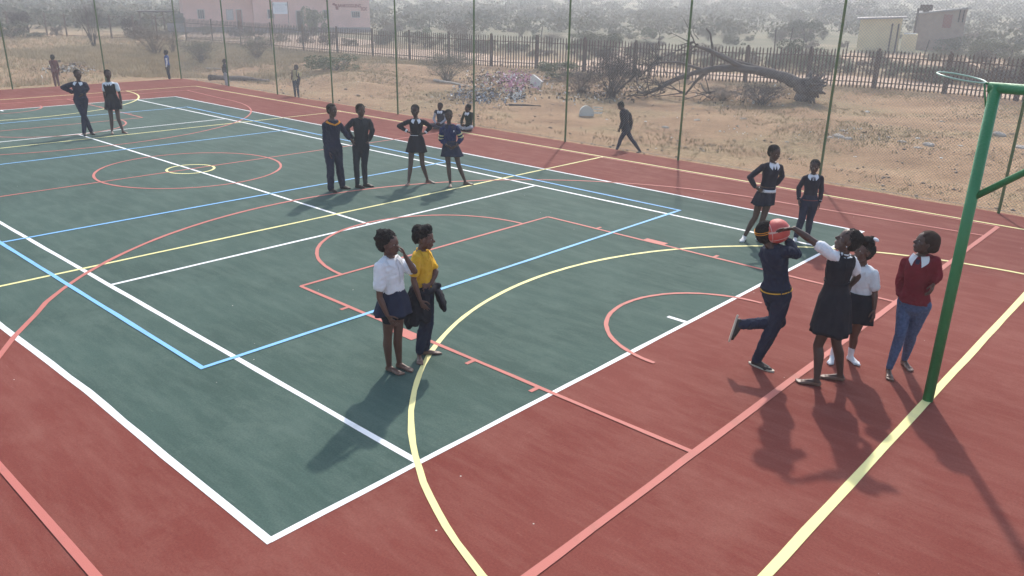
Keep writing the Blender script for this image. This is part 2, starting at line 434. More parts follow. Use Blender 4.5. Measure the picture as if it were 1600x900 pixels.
def chain_mesh(p0, p1, cell=.060, r=.0021, z0=.03, z1=None):
    p0 = np.array([*p0, 0.0]); p1 = np.array([*p1, 0.0]); L_ = np.linalg.norm(p1 - p0); t = (p1 - p0) / L_; nn = np.array([-t[1], t[0], 0])
    z1 = z1 or FH - .03; H = z1 - z0; h = H
    segs = []
    s0 = -h
    k = int((L_ + 2 * h) / cell)
    for i in range(k):
        a = -h + i * cell
        # rising line from (a,0) to (a+h,h), clipped
        lo = max(a, 0); hi = min(a + h, L_)
        if hi > lo: segs.append((lo, lo - a, hi, hi - a)); 
        lo = max(a, 0); hi = min(a + h, L_)
        if hi > lo: segs.append((lo, h - (lo - a), hi, h - (hi - a)))
    S = np.array(segs); A = p0 + S[:, :1] * t; A[:, 2] = z0 + S[:, 1]; Bq = p0 + S[:, 2:3] * t; Bq[:, 2] = z0 + S[:, 3]
    d = Bq - A; d /= np.linalg.norm(d, axis=1)[:, None]; u_ = np.cross(d, nn); V = []
    sgn = np.sign(d[:, 2])[:, None] * nn * r
    for ang in (90, 210, 330):
        off = u_ * r * math.cos(R_(ang)) + nn * r * math.sin(R_(ang))
        V.append(A + off + sgn); V.append(Bq + off + sgn)
    V = np.stack(V, 1); m = len(S); base = np.arange(m)[:, None] * 6
    F = np.concatenate([base + np.array([[0, 1, 3, 2]]), base + np.array([[2, 3, 5, 4]]), base + np.array([[4, 5, 1, 0]])])
    return V.reshape(-1, 3), F
for (a, b) in zip(posts[:-1], posts[1:]):
    V, F = chain_mesh(a, b); mesh_obj('mesh_panel', V, F, M_WIRE, fence)
sd_ = [posts[0]] + side
for (a, b) in zip(sd_[:-1], sd_[1:]):
    V, F = chain_mesh(a, b, cell=.08, r=.0022); mesh_obj('mesh_panel', V, F, M_WIRE, fence)
mbw = MB()
for z in (.06, FH - .05): mbw.tube([(posts[0][0], FY + .002, z), (posts[-1][0], FY + .002, z)], .003, 5)
mbw.build('straining_wire', M_WIRE, fence)

# ------------------------------------------------------------------ goal post with ring
M_GOAL = mat('green_goal_paint', (.020, .185, .062), .42, 3, (.032, .225, .085), .25, 40, spec=.5)
M_RING = mat('pale_green_ring', (.32, .50, .40), .35, spec=.5)
gx0, gy0 = 14.60, -.07
goal = empty('goal_post', (gx0, gy0, 0), 'green steel goal post with a small ring and an angled brace', 'goal post')
m_ = MB(); m_.tube([(gx0, gy0, -.02), (gx0, gy0, 2.93)], .047, 20); m_.build('pole', M_GOAL, goal, smooth=True)
m_ = MB()
pts = [(gx0, gy0, 2.86)] + [(gx0 + .06 * (1 - math.cos(a)), gy0, 2.86 + .055 * math.sin(a)) for a in (R_(40), R_(90))] + [(gx0 + 1.35, gy0 - .04, 2.925)]
m_.tube([(gx0 - .052, gy0, 2.90), (gx0 + 1.35, gy0 - .05, 2.905)], .043, 18); m_.build('top_bar', M_GOAL, goal, smooth=True)
m_ = MB(); m_.tube([(gx0 + .03, gy0, 1.99), (gx0 + 1.12, gy0 - .03, 2.88)], .03, 14); m_.build('brace', M_GOAL, goal, smooth=True)
m_ = MB(); rc = np.array([gx0 - .275, gy0, 2.962]); ax = nrm(np.array([-1, 0, .15])); ay = np.array([0, 1., 0])
m_.tube([rc + .19 * (math.cos(R_(a)) * ax + math.sin(R_(a)) * ay) for a in range(0, 361, 10)], .0075, 8, caps=False)
m_.build('ring', M_RING, goal, smooth=True)
m_ = MB(); m_.tube([rc - .19 * ax, (gx0 - .04, gy0, 2.925)], .009, 8); m_.tube([rc - .185 * ax, (gx0 - .045, gy0, 2.74)], .007, 8)
m_.build('ring_bracket', M_GOAL, goal, smooth=True)

# ================================================================== beyond the fence
def gt(u, v):
    """ground point seen at a place of the photo, on the uneven terrain"""
    q = gp(u, v, -.35)
    for _ in range(8): q = gp(u, v, float(tz(q[0], q[1])))
    return q
def pxm(q):
    return FPX / max(1e-3, (np.asarray(q) - CAM_C) @ CAM_R[2])        # photo pixels per metre there

# ---- sandy track behind the palisade fence
M_TRACK = mat('sandy_track', (.42, .29, .20), .95, 2.2, (.52, .37, .26), .5, 12, contrast=(.3, .7))
PAL = [(292, 66), (332, 69), (378, 73), (425, 78), (475, 82), (528, 85.5), (584, 90), (642, 95.5), (700, 101), (768, 106.5), (838, 111), (911, 115), (991, 119.5), (1072, 124), (1162, 129), (1261, 134.5), (1363, 141), (1480, 150), (1597, 162), (1700, 172)]
PALP = [gp(u, v, -.42) for u, v in PAL]
for i in range(2):                                                   # even the line out
    PALP = [PALP[0]] + [(a + b * 2 + c) / 4 for a, b, c in zip(PALP[:-2], PALP[1:-1], PALP[2:])] + [PALP[-1]]
for q in PALP: q[2] = float(tz(q[0], q[1]))
rr = np.random.RandomState(11)
P2 = np.array([q[:2] for q in PALP]); T2 = np.gradient(P2, axis=0); T2 /= np.linalg.norm(T2, axis=1)[:, None]; N2 = np.stack([-T2[:, 1], T2[:, 0]], 1)
if N2[10] @ (P2[10] - CAM_C[:2]) < 0: N2 = -N2
V = []; F = []; cols = 10; fine = []
for i in range(len(P2) - 1):
    for k in range(8): w_ = k / 8; fine.append((P2[i] * (1 - w_) + P2[i+1] * w_, N2[i] * (1 - w_) + N2[i+1] * w_, i + w_))
for p_, n_, s_ in fine:
    a = .5 + rr.uniform(-.25, .25) + .25 * math.sin(s_ * 2.1); b = 5.6 + rr.uniform(-.35, .35) + 1.3 * math.sin(s_ * 1.3) + (1.6 if s_ < 8 else 0)
    for c in range(cols + 1):
        q = p_ + n_ * (a + (b - a) * c / cols); V.append((q[0], q[1], float(tz(q[0], q[1])) + .03))
for i in range(len(fine) - 1):
    for c in range(cols): F.append((i*(cols+1)+c, (i+1)*(cols+1)+c, (i+1)*(cols+1)+c+1, i*(cols+1)+c+1))
tag(mesh_obj('sandy_track', V, F, M_TRACK, smooth=True), kind='structure')
def patch_ground(name, pts, m):
    c = np.mean([gt(*p) for p in pts], 0); ring = [gt(*p) for p in pts]; V = []; F = []; n = len(ring); R = 6
    for r_ in range(R + 1):
        for j, q in enumerate(ring):
            x = c + (q - c) * (r_ / R) * (1 + (rr.uniform(-.06, .06) if r_ == R else 0)); V.append((x[0], x[1], float(tz(x[0], x[1])) + .05))
    for r_ in range(R):
        for j in range(n): F.append((r_*n+j, (r_+1)*n+j, (r_+1)*n+(j+1) % n, r_*n+(j+1) % n))
    tag(mesh_obj(name, V, F, m, smooth=True), kind='structure')
patch_ground('bare_soil', [(895, 100), (930, 92), (960, 80), (985, 72), (1010, 74), (1000, 84), (985, 98), (960, 106), (920, 108)], M_TRACK)
patch_ground('bare_soil', [(1290, 92), (1330, 84), (1420, 84), (1500, 88), (1600, 92), (1640, 106), (1560, 112), (1440, 102), (1340, 100)], mat('tan_yard_soil', (.33, .22, .14), .95, 3, (.42, .29, .18)))
patch_ground('bare_soil', [(280, 58), (380, 60), (480, 66), (560, 72), (600, 66), (520, 58), (400, 52), (300, 50)], mat('pale_yard_soil', (.42, .30, .22), .95, 3, (.50, .36, .26)))

# ---- palisade fence
M_PALIS = mat('rusty_grey_steel', (.095, .070, .060), .7, 5, (.15, .10, .075), .2, 40)
pal = empty('palisade_fence', PALP[9], 'long rusty grey palisade fence of pointed pales along the sandy track', 'fence')
for i, (a, b) in enumerate(zip(PALP[:-1], PALP[1:])):
    L_ = np.linalg.norm((b - a)[:2]); t = nrm([*(b - a)[:2], 0]); nn = np.array([-t[1], t[0], 0]); mb = MB(); k = max(4, int(L_ / .165))
    for j in range(k):
        w_ = (j + .5) / k; q = a + (b - a) * w_; zb = q[2] - .02; h = 1.78 + rr.uniform(-.03, .03); wd = .033; lean = t * rr.uniform(-.02, .02)
        P = [q - t * wd, q + t * wd, q + t * wd + lean, q + lean * 1.05, q - t * wd + lean]
        Z = [zb, zb, zb + h - .10, zb + h, zb + h - .10]
        V = [np.array([p_[0], p_[1], z_]) + nn * d for d in (-.008, .008) for p_, z_ in zip(P, Z)]
        mb.add(V, [(4, 3, 2, 1, 0), (5, 6, 7, 8, 9)] + [(x, (x + 1) % 5, 5 + (x + 1) % 5, 5 + x) for x in range(5)])
    for z in (.28, 1.42): 
        c = (a + b) / 2 + np.array([0, 0, z]) + nn * .03; d = nrm(b - a); mb.box(c, (np.linalg.norm(b - a), .04, .045), np.stack([d, np.cross([0, 0, 1.], d), np.cross(d, np.cross([0, 0, 1.], d))]))
    mb.build('pale_panel', M_PALIS, pal)
for q in PALP:
    mb = MB(); mb.box(q + np.array([0, 0, .90]), (.10, .10, 1.86)); mb.build('post', M_PALIS, pal)

# ---- wire fence on the left
WF = [(-20, 50.5), (15, 52.5), (45, 54), (74, 55.5), (105, 57.5), (140, 59), (175, 60.5), (211, 62), (247, 64), (290, 66)]
WFP = [gt(u, v) for u, v in WF]
wf = empty('wire_fence', WFP[4], 'open wire fence on thin steel posts at the left behind the thorn trees', 'fence')
for q in WFP[:-1]:
    mb = MB(); mb.box(q + np.array([0, 0, .92]), (.10, .10, 1.95)); mb.build('post', M_PALIS, wf)
mb = MB()
for z in (.12, .55, 1.0, 1.4, 1.75): mb.tube([q + np.array([0, 0, z]) for q in WFP], .02 if z in (.12, 1.75) else .008, 5)
mb.build('wire_strand', M_PALIS, wf)

# ---- buildings
def wall_frame(A, Bq):
    A = np.array([A[0], A[1], 0.]); Bq = np.array([Bq[0], Bq[1], 0.]); t = nrm(Bq - A); n = np.array([-t[1], t[0], 0]); 
    if n @ (CAM_C - A) > 0: n = -n
    return A, t, n, np.linalg.norm(Bq - A)       # n points away from the viewer
def prism(A, t, n, L_, D, z0, z1, zb=None):
    """block standing behind the line A + t*L_, depth D"""
    P = [A, A + t * L_, A + t * L_ + n * D, A + n * D]; zz = [z1, z1, zb or z1, zb or z1]
    V = [(p_[0], p_[1], z0) for p_ in P] + [(p_[0], p_[1], z_) for p_, z_ in zip(P, zz)]
    return V, [(0, 3, 2, 1), (4, 5, 6, 7), (0, 1, 5, 4), (1, 2, 6, 5), (2, 3, 7, 6), (3, 0, 4, 7)]
M_PINK = mat('pink_plaster', (.74, .47, .42), .9, .8, (.66, .41, .36), .2, 20)
M_PLINTH = mat('grey_plinth_paint', (.22, .21, .22), .9)
M_ROOFR = mat('red_roof_sheet', (.30, .13, .11), .6, 2, (.24, .12, .10))
M_DOOR = mat('dark_door_wood', (.022, .015, .018), .8); M_PALEDOOR = mat('pale_door_paint', (.46, .44, .45), .6); M_REDDOOR = mat('maroon_door_paint', (.22, .075, .065), .6)
M_GLASS = mat('dull_window_glass', (.045, .05, .06), .5, spec=.3); M_FRAME = mat('window_frame_steel', (.42, .38, .37), .6)
M_TEXT = mat('red_lettering_paint', (.26, .03, .03), .8)
A0 = gp(291, 52, -.42); B0 = gp(579, 51.5, -.42)
A, t, n_, L_ = wall_frame(A0, B0)
zb = -.5; ZR = 2.95
bld = empty('school_building', (*A[:2], zb), 'long single-storey pink plastered building with red lettering and a red roof edge', 'building')
sp = L_ * .355
V, F = prism(A + n_ * .9, t, n_, sp, 7.1, zb, ZR + .05); mbw = MB(); mbw.add(V, F)
V, F = prism(A + t * (sp + .003), t, n_, L_ - sp, 8.0, zb, ZR + .15); mbw.add(V, F); mbw.build('wall', M_PINK, bld)
mb = MB(); V, F = prism(A + t * (sp - .02) - n_ * .03, t, n_, L_ - sp + .04, .03, zb, zb + .62); mb.add(V, F)
V, F = prism(A + n_ * .87, t, n_, sp - .05, .03, zb, zb + .62); mb.add(V, F); mb.build('plinth', M_PLINTH, bld)
mb = MB()
V, F = prism(A - t * .6 + n_ * .1, t, n_, sp + .5, 8.5, ZR + .07, ZR + .14, ZR + 1.5); V[4:8]
def slab(mb, A, t, n, L_, D, zf, zbk, th):
    P = [A, A + t * L_, A + t * L_ + n * D, A + n * D]; z = [zf, zf, zbk, zbk]
    V = [(p_[0], p_[1], q) for p_, q in zip(P, z)] + [(p_[0], p_[1], q + th) for p_, q in zip(P, z)]
    mb.add(V, [(0, 3, 2, 1), (4, 5, 6, 7), (0, 1, 5, 4), (1, 2, 6, 5), (2, 3, 7, 6), (3, 0, 4, 7)])
slab(mb, A - t * .8 + n_ * .2, t, n_, sp + .6, 8.2, ZR + .06, ZR + 1.2, .09)
slab(mb, A + t * (sp - .15) - n_ * .45, t, n_, (L_ - sp) * .74, 9, ZR + .16, ZR + 1.5, .09)
mb.build('roof', M_ROOFR, bld)
mb = MB()
for k in range(9): mb = MB(); q = A + t * (sp + .6 + k * (L_ - sp) * .085) - n_ * .2; mb.box((q[0], q[1], ZR + .06), (.12, .12, .16)); mb.build('rafter_end', M_ROOFR, bld)
PPM = pxm(A0 * .5 + B0 * .5)
def on_wall(u, v, off):
    """place on the front wall seen at (u, v)"""
    r = ray(u, v); s_ = ((A + n_ * off - CAM_C) @ n_) / (r @ n_); return CAM_C + r * s_
def opening(u0, u1, v0, v1, off, m, name, frame=True, bars=0):
    a = on_wall(u0, (v0 + v1) / 2, off); b = on_wall(u1, (v0 + v1) / 2, off); zt = on_wall((u0 + u1) / 2, v0, off)[2]; zl = on_wall((u0 + u1) / 2, v1, off)[2]
    w_ = abs((b - a) @ t); c = (a + b) / 2; ax = np.stack([t, n_, [0, 0, 1.]]); mb = MB(); mb.box((c[0], c[1], (zt + zl) / 2), (w_, .05, zt - zl), ax)
    o = mb.build(name, m, bld)
    if frame:
        fr = MB(); cc = np.array([c[0], c[1], (zt + zl) / 2]) - n_ * .035
        for sg in (1, -1):
            fr.box(cc + t * sg * (w_ / 2), (.07, .06, zt - zl + .07), ax); fr.box(cc + np.array([0, 0, sg * (zt - zl) / 2]), (w_ - .075, .06, .07), ax)
        for k in range(bars): fr.box(cc + t * (w_ * ((k + 1) / (bars + 1) - .5)), (.045, .04, zt - zl - .08), ax)
        f = fr.build('frame', M_FRAME, None, origin=None); f.parent = o; f.location = [-x for x in bld.location]
opening(309, 319, 15, 29, .88, M_GLASS, 'window', bars=2)
opening(354, 364, 15, 31, .88, M_PALEDOOR, 'door'); opening(370, 378.5, 15, 47, .88, M_REDDOOR, 'door')
opening(418.5, 428, 15, 28.5, -.02, M_GLASS, 'window', bars=1)
opening(463.5, 474, 17, 50, -.02, M_DOOR, 'door', True); opening(481.5, 494, 19, 51, -.02, M_DOOR, 'door', True)
opening(505, 514, 16, 29, -.02, M_GLASS, 'window', bars=1); opening(549.5, 562, 18, 27, -.02, M_GLASS, 'window', bars=3)
def wall_text(txt, u, v, hpx, wpx, name='lettering'):
    cu = bpy.data.curves.new(name, 'FONT'); cu.body = txt; cu.size = 1; cu.resolution_u = 3; cu.extrude = .01; cu.offset = .03
    o = bpy.data.objects.new('tmp', cu); COL.objects.link(o); dg = bpy.context.evaluated_depsgraph_get(); me = bpy.data.meshes.new_from_object(o.evaluated_get(dg)); bpy.data.objects.remove(o)
    co = np.empty(len(me.vertices) * 3); me.vertices.foreach_get('co', co); co = co.reshape(-1, 3)
    x = co[:, 0] - co[:, 0].min(); y = co[:, 1] - co[:, 1].min(); z = co[:, 2]; w0 = on_wall(u, v, -.03); w1 = on_wall(u + wpx, v, -.03)
    h = hpx / pxm(w0); Lw = (w1 - w0) @ t; P = w0 + np.outer(x / x.max() * Lw, t) + np.outer(y / y.max() * h, [0, 0, 1.]) - np.outer(z, n_)
    P -= np.array(bld.location); me.vertices.foreach_set('co', P.ravel()); me.update(); me.materials.clear(); me.materials.append(M_TEXT)
    ob = bpy.data.objects.new(name, me); COL.objects.link(ob); ob.parent = bld
wall_text('BANKGODLENG', 528, 11.5, 5.2, 36); wall_text('ECDC', 564.5, 16.5, 5, 9.5)
mb = MB()
for (du, dv, r0) in ((521.5, 6.5, .13), (524.5, 8, .12), (526, 11.5, .11), (526.8, 13.5, .10)): q = on_wall(du, dv, -.015); mb.box(q, (.26, .03, .2), np.stack([t, n_, [0, 0, 1.]]))
mb.build('painted_emblem', M_TEXT, bld)

# ---- signboard in front of it
q = gt(441, 55); k = pxm(q); q0 = gt(429.5, 55)
sb = empty('signboard', q, 'pale blue signboard with small lines of text on two posts before the pink building', 'sign')
fw = nrm([*(CAM_C - q)[:2], 0]); sd = np.array([-fw[1], fw[0], 0]); W_ = 23 / k; ax = np.stack([sd, fw, [0, 0, 1.]])
zt = q[2] + (55 - 6) / k
for sg in (1, -1):
    mb = MB(); mb.tube([q + sd * sg * W_ / 2, np.array([*(q + sd * sg * W_ / 2)[:2], zt + .05])], .035, 8); mb.build('post', M_PALIS, sb)
M_BOARD = mat('pale_blue_board', (.60, .68, .76), .6); M_INK = mat('blue_grey_ink', (.30, .38, .46), .7)
mb = MB(); c = np.array([q[0], q[1], zt - 9 / k]); mb.box(c, (W_ - .08, .03, 17 / k), ax); mb.build('panel', M_BOARD, sb)
mb = MB()
for i in range(6):
    for j in range(5 if i % 2 else 6):
        wl_ = W_ * rr.uniform(.05, .10); mb.box(c + fw * .02 + sd * (W_ * (-.30 + .12 * j + rr.uniform(-.01, .01))) + np.array([0, 0, (5.5 - i * 2.1) / k]), (wl_, .008, .045), ax)
for sg in (1, -1): mb.box(c + fw * .02 + sd * sg * W_ * .40 + np.array([0, 0, 5 / k]), (.10, .008, .22), ax)
mb.build('writing', M_INK, sb)

# ---- open shelter at the left of the pink building
q = gt(250, 50); k = pxm(q); fw = nrm([*(CAM_C - q)[:2], 0]); sd = np.array([-fw[1], fw[0], 0])
if sd @ CAM_R[0] < 0: sd = -sd
ax = np.stack([sd, -fw, [0, 0, 1.]])
sh_ = empty('open_shelter', q, 'flat dark roofed open shelter on thin poles left of the pink building', 'shelter')
zt = q[2] + 30 / k; mb = MB(); mb.box(q + np.array([0, 0, zt - q[2]]) - fw * 1.5, (58 / k, 3.2, .10), ax); mb.build('roof', M_DOOR, sh_)
for u_ in (-26, -9, 8, 24):
    for d in (-.1, -2.9): mb = MB(); p_ = q + sd * u_ / k + fw * d; mb.tube([p_, np.array([p_[0], p_[1], zt - .05])], .05, 8); mb.build('pole', M_PALIS, sh_)
q = gt(283, 50); tk = empty('water_tank', q, 'dark green box-like tank on a low stand beside the pink building', 'tank')
M_TANK = mat('dark_green_tank', (.030, .050, .048), .6, 3, (.05, .07, .06)); mb = MB(); mb.box(q + np.array([0, 0, 20 / k]), (20 / k, 1.0, 13 / k), ax); mb.box(q + np.array([0, 0, 27 / k]), (20.6 / k, 1.05, .06), ax); mb.build('tank_body', M_TANK, tk)
mb = MB(); mb.box(q - sd * 6 / k + np.array([0, 0, 6.8 / k]), (26 / k, .9, 12.6 / k), ax); mb.build('stand', M_PLINTH, tk)
mb = MB(); mb.tube([q + np.array([0, 0, 27 / k]), q + np.array([0, 0, 31 / k])], .10, 8); mb.build('filler_cap', M_TANK, tk)

# ---- cream house, its outhouse and the grey brick house
M_CREAM = mat('cream_plaster', (.66, .54, .33), .9, 1.2, (.60, .48, .29), .2, 25); M_BRICK = mat('grey_brown_blockwork', (.29, .215, .175), .9, 3, (.35, .265, .22), .4, 15)
M_ROOFG = mat('grey_roof_sheet', (.26, .25, .25), .7, 2, (.32, .30, .30)); M_PIPE = mat('dark_pipe', (.05, .035, .03), .6)
def small_house(name, label, u0, u1, vb, v0, v1, depth, m, cat='house', hang=.3, zsl=.0, vb2=None):
    a = gt(u0, vb); vb2 = vb2 or vb; ra_ = np.linalg.norm((a - CAM_C)[:2]); db_ = nrm([*ray(u1, vb)[:2], 0]); b = CAM_C + db_ * ra_; b[2] = a[2]; vb2 = vb; b = a + (b - a); A_, t_, nn, LL = wall_frame(a, b); z0 = min(a[2], b[2]) - .3
    e = empty(name, (*A_[:2], a[2]), label, cat); k = pxm(a); zl, zr = a[2] + (vb - v0) / k, b[2] + (vb2 - v1) / pxm(b)
    P = [A_, A_ + t_ * LL, A_ + t_ * LL + nn * depth, A_ + nn * depth]; zz = [zl, zr, zr - zsl, zl - zsl]
    V = [(p_[0], p_[1], z0) for p_ in P] + [(p_[0], p_[1], z_) for p_, z_ in zip(P, zz)]
    mesh_obj('wall', V, [(0, 3, 2, 1), (4, 5, 6, 7), (0, 1, 5, 4), (1, 2, 6, 5), (2, 3, 7, 6), (3, 0, 4, 7)], m, e)
    if hang:
        P = [A_ - t_ * hang - nn * hang, A_ + t_ * (LL + hang) - nn * hang, A_ + t_ * (LL + hang) + nn * (depth + hang), A_ - t_ * hang + nn * (depth + hang)]
        sl = (zr - zl) / LL; zz = [zl - sl * hang, zr + sl * hang, zr - zsl, zl - zsl]; V = [(p_[0], p_[1], z_ + .004) for p_, z_ in zip(P, zz)] + [(p_[0], p_[1], z_ + .13) for p_, z_ in zip(P, zz)]
        mesh_obj('roof', V, [(0, 3, 2, 1), (4, 5, 6, 7), (0, 1, 5, 4), (1, 2, 6, 5), (2, 3, 7, 6), (3, 0, 4, 7)], M_ROOFG, e)
    return e, A_, t_, nn, LL, a[2], zl, zr
ch = small_house('cream_house', 'small cream plastered house with a thin flat roof and two dark drainpipes', 1337, 1402, 80, 33, 29, 3.4, M_CREAM, vb2=84.5)
e, A_, t_, nn, LL, z0, zl, zr = ch
for f in (.78, .93):
    p_ = A_ + t_ * LL * f - nn * .06; mb = MB(); mb.tube([(p_[0], p_[1], z0), (p_[0], p_[1], zl - .25)], .07, 8); mb.build('drainpipe', M_PIPE, e)
oh = small_house('outhouse', 'low cream outhouse built against the right side of the cream house', 1405, 1429, 83, 55, 54, 1.4, M_CREAM, 'outhouse', hang=0, vb2=85)
mb = MB(); q = oh[1] + oh[2] * oh[4] * .5; mb.box((q[0] + oh[3][0] * .5, q[1] + oh[3][1] * .5, oh[6] + .06), (oh[4] * .8, .5, .08), np.stack([oh[2], oh[3], [0, 0, 1.]])); mb.build('roof_sheet', mat('white_roof_scrap', (.6, .6, .6), .6), oh[0])
gh = small_house('block_house', 'unplastered grey brown block house with a sloping roof among shrubs', 1425, 1500, 77, 25, 15, 4.0, M_BRICK, vb2=82)
e, A_, t_, nn, LL, z0, zl, zr = gh
for (f0, f1, h0, h1, m_, nm) in ((.54, .72, 1.9, 3.0, M_REDDOOR, 'window'), (.84, .87, 2.4, 3.4, M_DOOR, 'window'), (.92, .95, 2.4, 3.4, M_DOOR, 'window')):
    c = A_ + t_ * LL * (f0 + f1) / 2 - nn * .03; mb = MB(); mb.box((c[0], c[1], z0 + (h0 + h1) / 2), (LL * (f1 - f0), .10, h1 - h0), np.stack([t_, nn, [0, 0, 1.]])); o = mb.build(nm, m_, e)
mb = MB(); p_ = A_ - nn * .25 - t_ * .05; mb.tube([(p_[0], p_[1], z0), (p_[0], p_[1], zl + .5)], .10, 8); mb.build('corner_pole', M_PIPE, e)
mb = MB(); p_ = A_ + t_ * .55; mb.box((p_[0], p_[1], zl + .55), (1.0, .6, .5), np.stack([t_, nn, [0, 0, 1.]])); mb.box((p_[0], p_[1], zl + .26), (.5, .4, .14), np.stack([t_, nn, [0, 0, 1.]])); mb.build('roof_tank', M_PIPE, e)
for (u, v, h) in ((1322, 84, 16), (1443, 90, 27), (1578, 96, 18), (845, 62, 20), (935, 40, 12), (671, 48, 16), (1105, 46, 14), (1210, 80, 34), (1232, 78, 34)):
    q = gt(u, v); k = pxm(q); mb = MB(); ln = rr.uniform(-.12, .2); mb.tube([q - np.array([0, 0, .1]), q + np.array([ln, 0, h / k])], [.06, .045], 6)
    tag(mb.build('fence_pole', M_PIPE, origin=q), 'thin leaning pole standing alone in the scrub beyond the palisade fence', 'pole', 'lone poles in the scrub')

# ---- trees and bushes
def leaf_mat(name, c1, c2, s=1.2): return mat(name, c1, .85, s, c2, contrast=(.35, .65), spec=.15)
M_LG = leaf_mat('green_shrub_leaves', (.085, .115, .050), (.15, .17, .085)); M_LD = leaf_mat('dark_shrub_leaves', (.070, .086, .055), (.12, .135, .085))
M_LY = leaf_mat('grey_green_leaves', (.125, .135, .085), (.20, .195, .125)); M_TW = mat('grey_twigs', (.15, .125, .10), .9, 4, (.21, .175, .14)); M_TWD = mat('dark_twigs', (.055, .045, .042), .9, 4, (.085, .070, .062))
M_BARK = mat('grey_brown_bark', (.085, .070, .062), .95, 6, (.15, .125, .108), .9, 25)
def leaves(rg, centres, radii, count, size, flat=.8):
    """many small leaf-sized faces spread through clumps"""
    n = count; ci = rg.choice(len(centres), n, p=np.array(radii)**2 / np.sum(np.array(radii)**2)); d = rg.normal(0, 1, (n, 3)); d /= np.linalg.norm(d, axis=1)[:, None]
    r = np.array(radii)[ci][:, None] * rg.uniform(.45, 1.05, (n, 1)) ** .6; c = np.array(centres)[ci] + d * r * np.array([1, 1, flat])
    a = rg.normal(0, 1, (n, 3)); a /= np.linalg.norm(a, axis=1)[:, None]; b = np.cross(a, rg.normal(0, 1, (n, 3))); b /= np.linalg.norm(b, axis=1)[:, None]
    s = size * rg.uniform(.6, 1.4, (n, 1)); V = np.stack([c - a * s, c + b * s * .5, c + a * s, c - b * s * .5], 1).reshape(-1, 3)
    return V, np.arange(n * 4).reshape(-1, 4)
def twigs(rg, h, w, n_main, n_sub, vshape=.6, r0=.03):
    mb = MB()
    tips = []
    for i in range(n_main):
        a = rg.uniform(0, 6.28); sp_ = rg.uniform(.15, 1) * w * vshape; top = np.array([math.cos(a) * sp_, math.sin(a) * sp_, h * rg.uniform(.65, 1)])
        P = [np.array([0, 0, -.05]) + rg.uniform(-.08, .08, 3) * [1, 1, 0], top * np.array([.35, .35, .45]) + rg.uniform(-.1, .1, 3) * w * .3, top]
        mb.tube(P, [r0, r0 * .6, r0 * .2], 4, caps=False)
        for j in range(n_sub):
            f = rg.uniform(.3, 1); s0 = P[1] + (P[2] - P[1]) * f if f > .4 else P[0] + (P[1] - P[0]) * (f + .3); dr = nrm(rg.normal(0, 1, 3) + np.array([0, 0, .5]) + nrm(top) * .7)
            e = s0 + dr * rg.uniform(.15, .35) * h; mb.tube([s0, (s0 + e) / 2 + rg.uniform(-.04, .04, 3) * h, e], [r0 * .3, r0 * .22, r0 * .1], 3, caps=False); tips.append(e)
            for _ in range(2): e2 = e + nrm(rg.normal(0, 1, 3) + dr) * h * rg.uniform(.06, .16); s1 = (s0 + e) / 2 if _ else e; mb.tube([s1, e2], [r0 * .16, r0 * .08], 3, caps=False); tips.append(e2)
    return mb, tips
PROTO = {}
def proto(kind, v):
    """unit-size bush meshes (height 1, half width about .6): crown + stems"""
    key = (kind, v)
    if key in PROTO: return PROTO[key]
    rg = np.random.RandomState(hash_(kind) + v * 17)
    if kind == 'thorn':       # bare branchy thorn tree
        mb, tips = twigs(rg, 1, .62, 13, 12, .85, .016); V, F = leaves(rg, tips, [.05] * len(tips), 700, .014)
    elif kind == 'bare':
        mb, tips = twigs(rg, .95, .7, 26, 13, 1.0, .011); tips = [t_ for t_ in tips if t_[2] > .02]; V, F = leaves(rg, tips, [.09] * len(tips), 4200, .015)
    else:
        mb, tips = twigs(rg, .6, .5, 6, 6, .9, .02)
        m = 11; cs = [(rg.uniform(-.42, .42), rg.uniform(-.42, .42), rg.uniform(.10, .74)) for _ in range(m)]; rd = [rg.uniform(.13, .27) for _ in range(m)]
        V, F = leaves(rg, cs, rd, 3200 if v < 3 else 1200, .026 if v < 3 else .045)
    stem = (np.concatenate(mb.V), mb.F)
    PROTO[key] = (V, F, stem, {}); return PROTO[key]
def hash_(s_): return sum(ord(c) * (i + 3) for i, c in enumerate(s_)) % 9973
def plant(name, cat, label, q, h, w, kind, v, mcrown, mstem, group=None, rot=None, rs=[0]):
    rs[0] += 1; rg = np.random.RandomState(rs[0]); V, F, stem, cache = proto(kind, v); key = (mcrown.name, mstem.name)
    if key not in cache:
        a = bpy.data.meshes.new('crown'); a.from_pydata([tuple(x) for x in V], [], [tuple(int(i) for i in f) for f in F]); a.materials.append(mcrown)
        b = bpy.data.meshes.new('stems'); b.from_pydata([tuple(x) for x in stem[0]], [], stem[1]); b.materials.append(mstem); cache[key] = (a, b)
    e = empty(name, (q[0], q[1], q[2] - .05), label, cat, group); e.rotation_euler = (0, 0, rg.uniform(0, 6.28) if rot is None else rot); e.scale = (w, w, h)
    for nm, me in zip(('crown', 'trunk' if 'tree' in name else 'stem'), cache[key]):
        o = bpy.data.objects.new(nm, me); COL.objects.link(o); o.parent = e
    return e
def px_plant(name, cat, label, u, vb, vt, wpx, kind, v, mc, ms, group=None):
    q = gt(u, vb); k = pxm(q); return plant(name, cat, label, q, (vb - vt) / k * 1.02, wpx / k / 1.15, kind, v, mc, ms, group)
px_plant('thorn_tree', 'tree', 'leafless thorn tree with upswept fan of branches left of the corner boy', 147, 74, 13, 52, 'thorn', 0, M_TW, M_TWD)
px_plant('thorn_tree', 'tree', 'dark dense small thorn tree in front of the open shelter', 210, 61, 20, 34, 'bush', 0, M_TWD, M_TWD)
px_plant('thorn_bush', 'bush', 'wide leafless grey thorn bush just left of the far corner fence post', 243, 86, 44, 62, 'bare', 0, M_TW, M_TW)
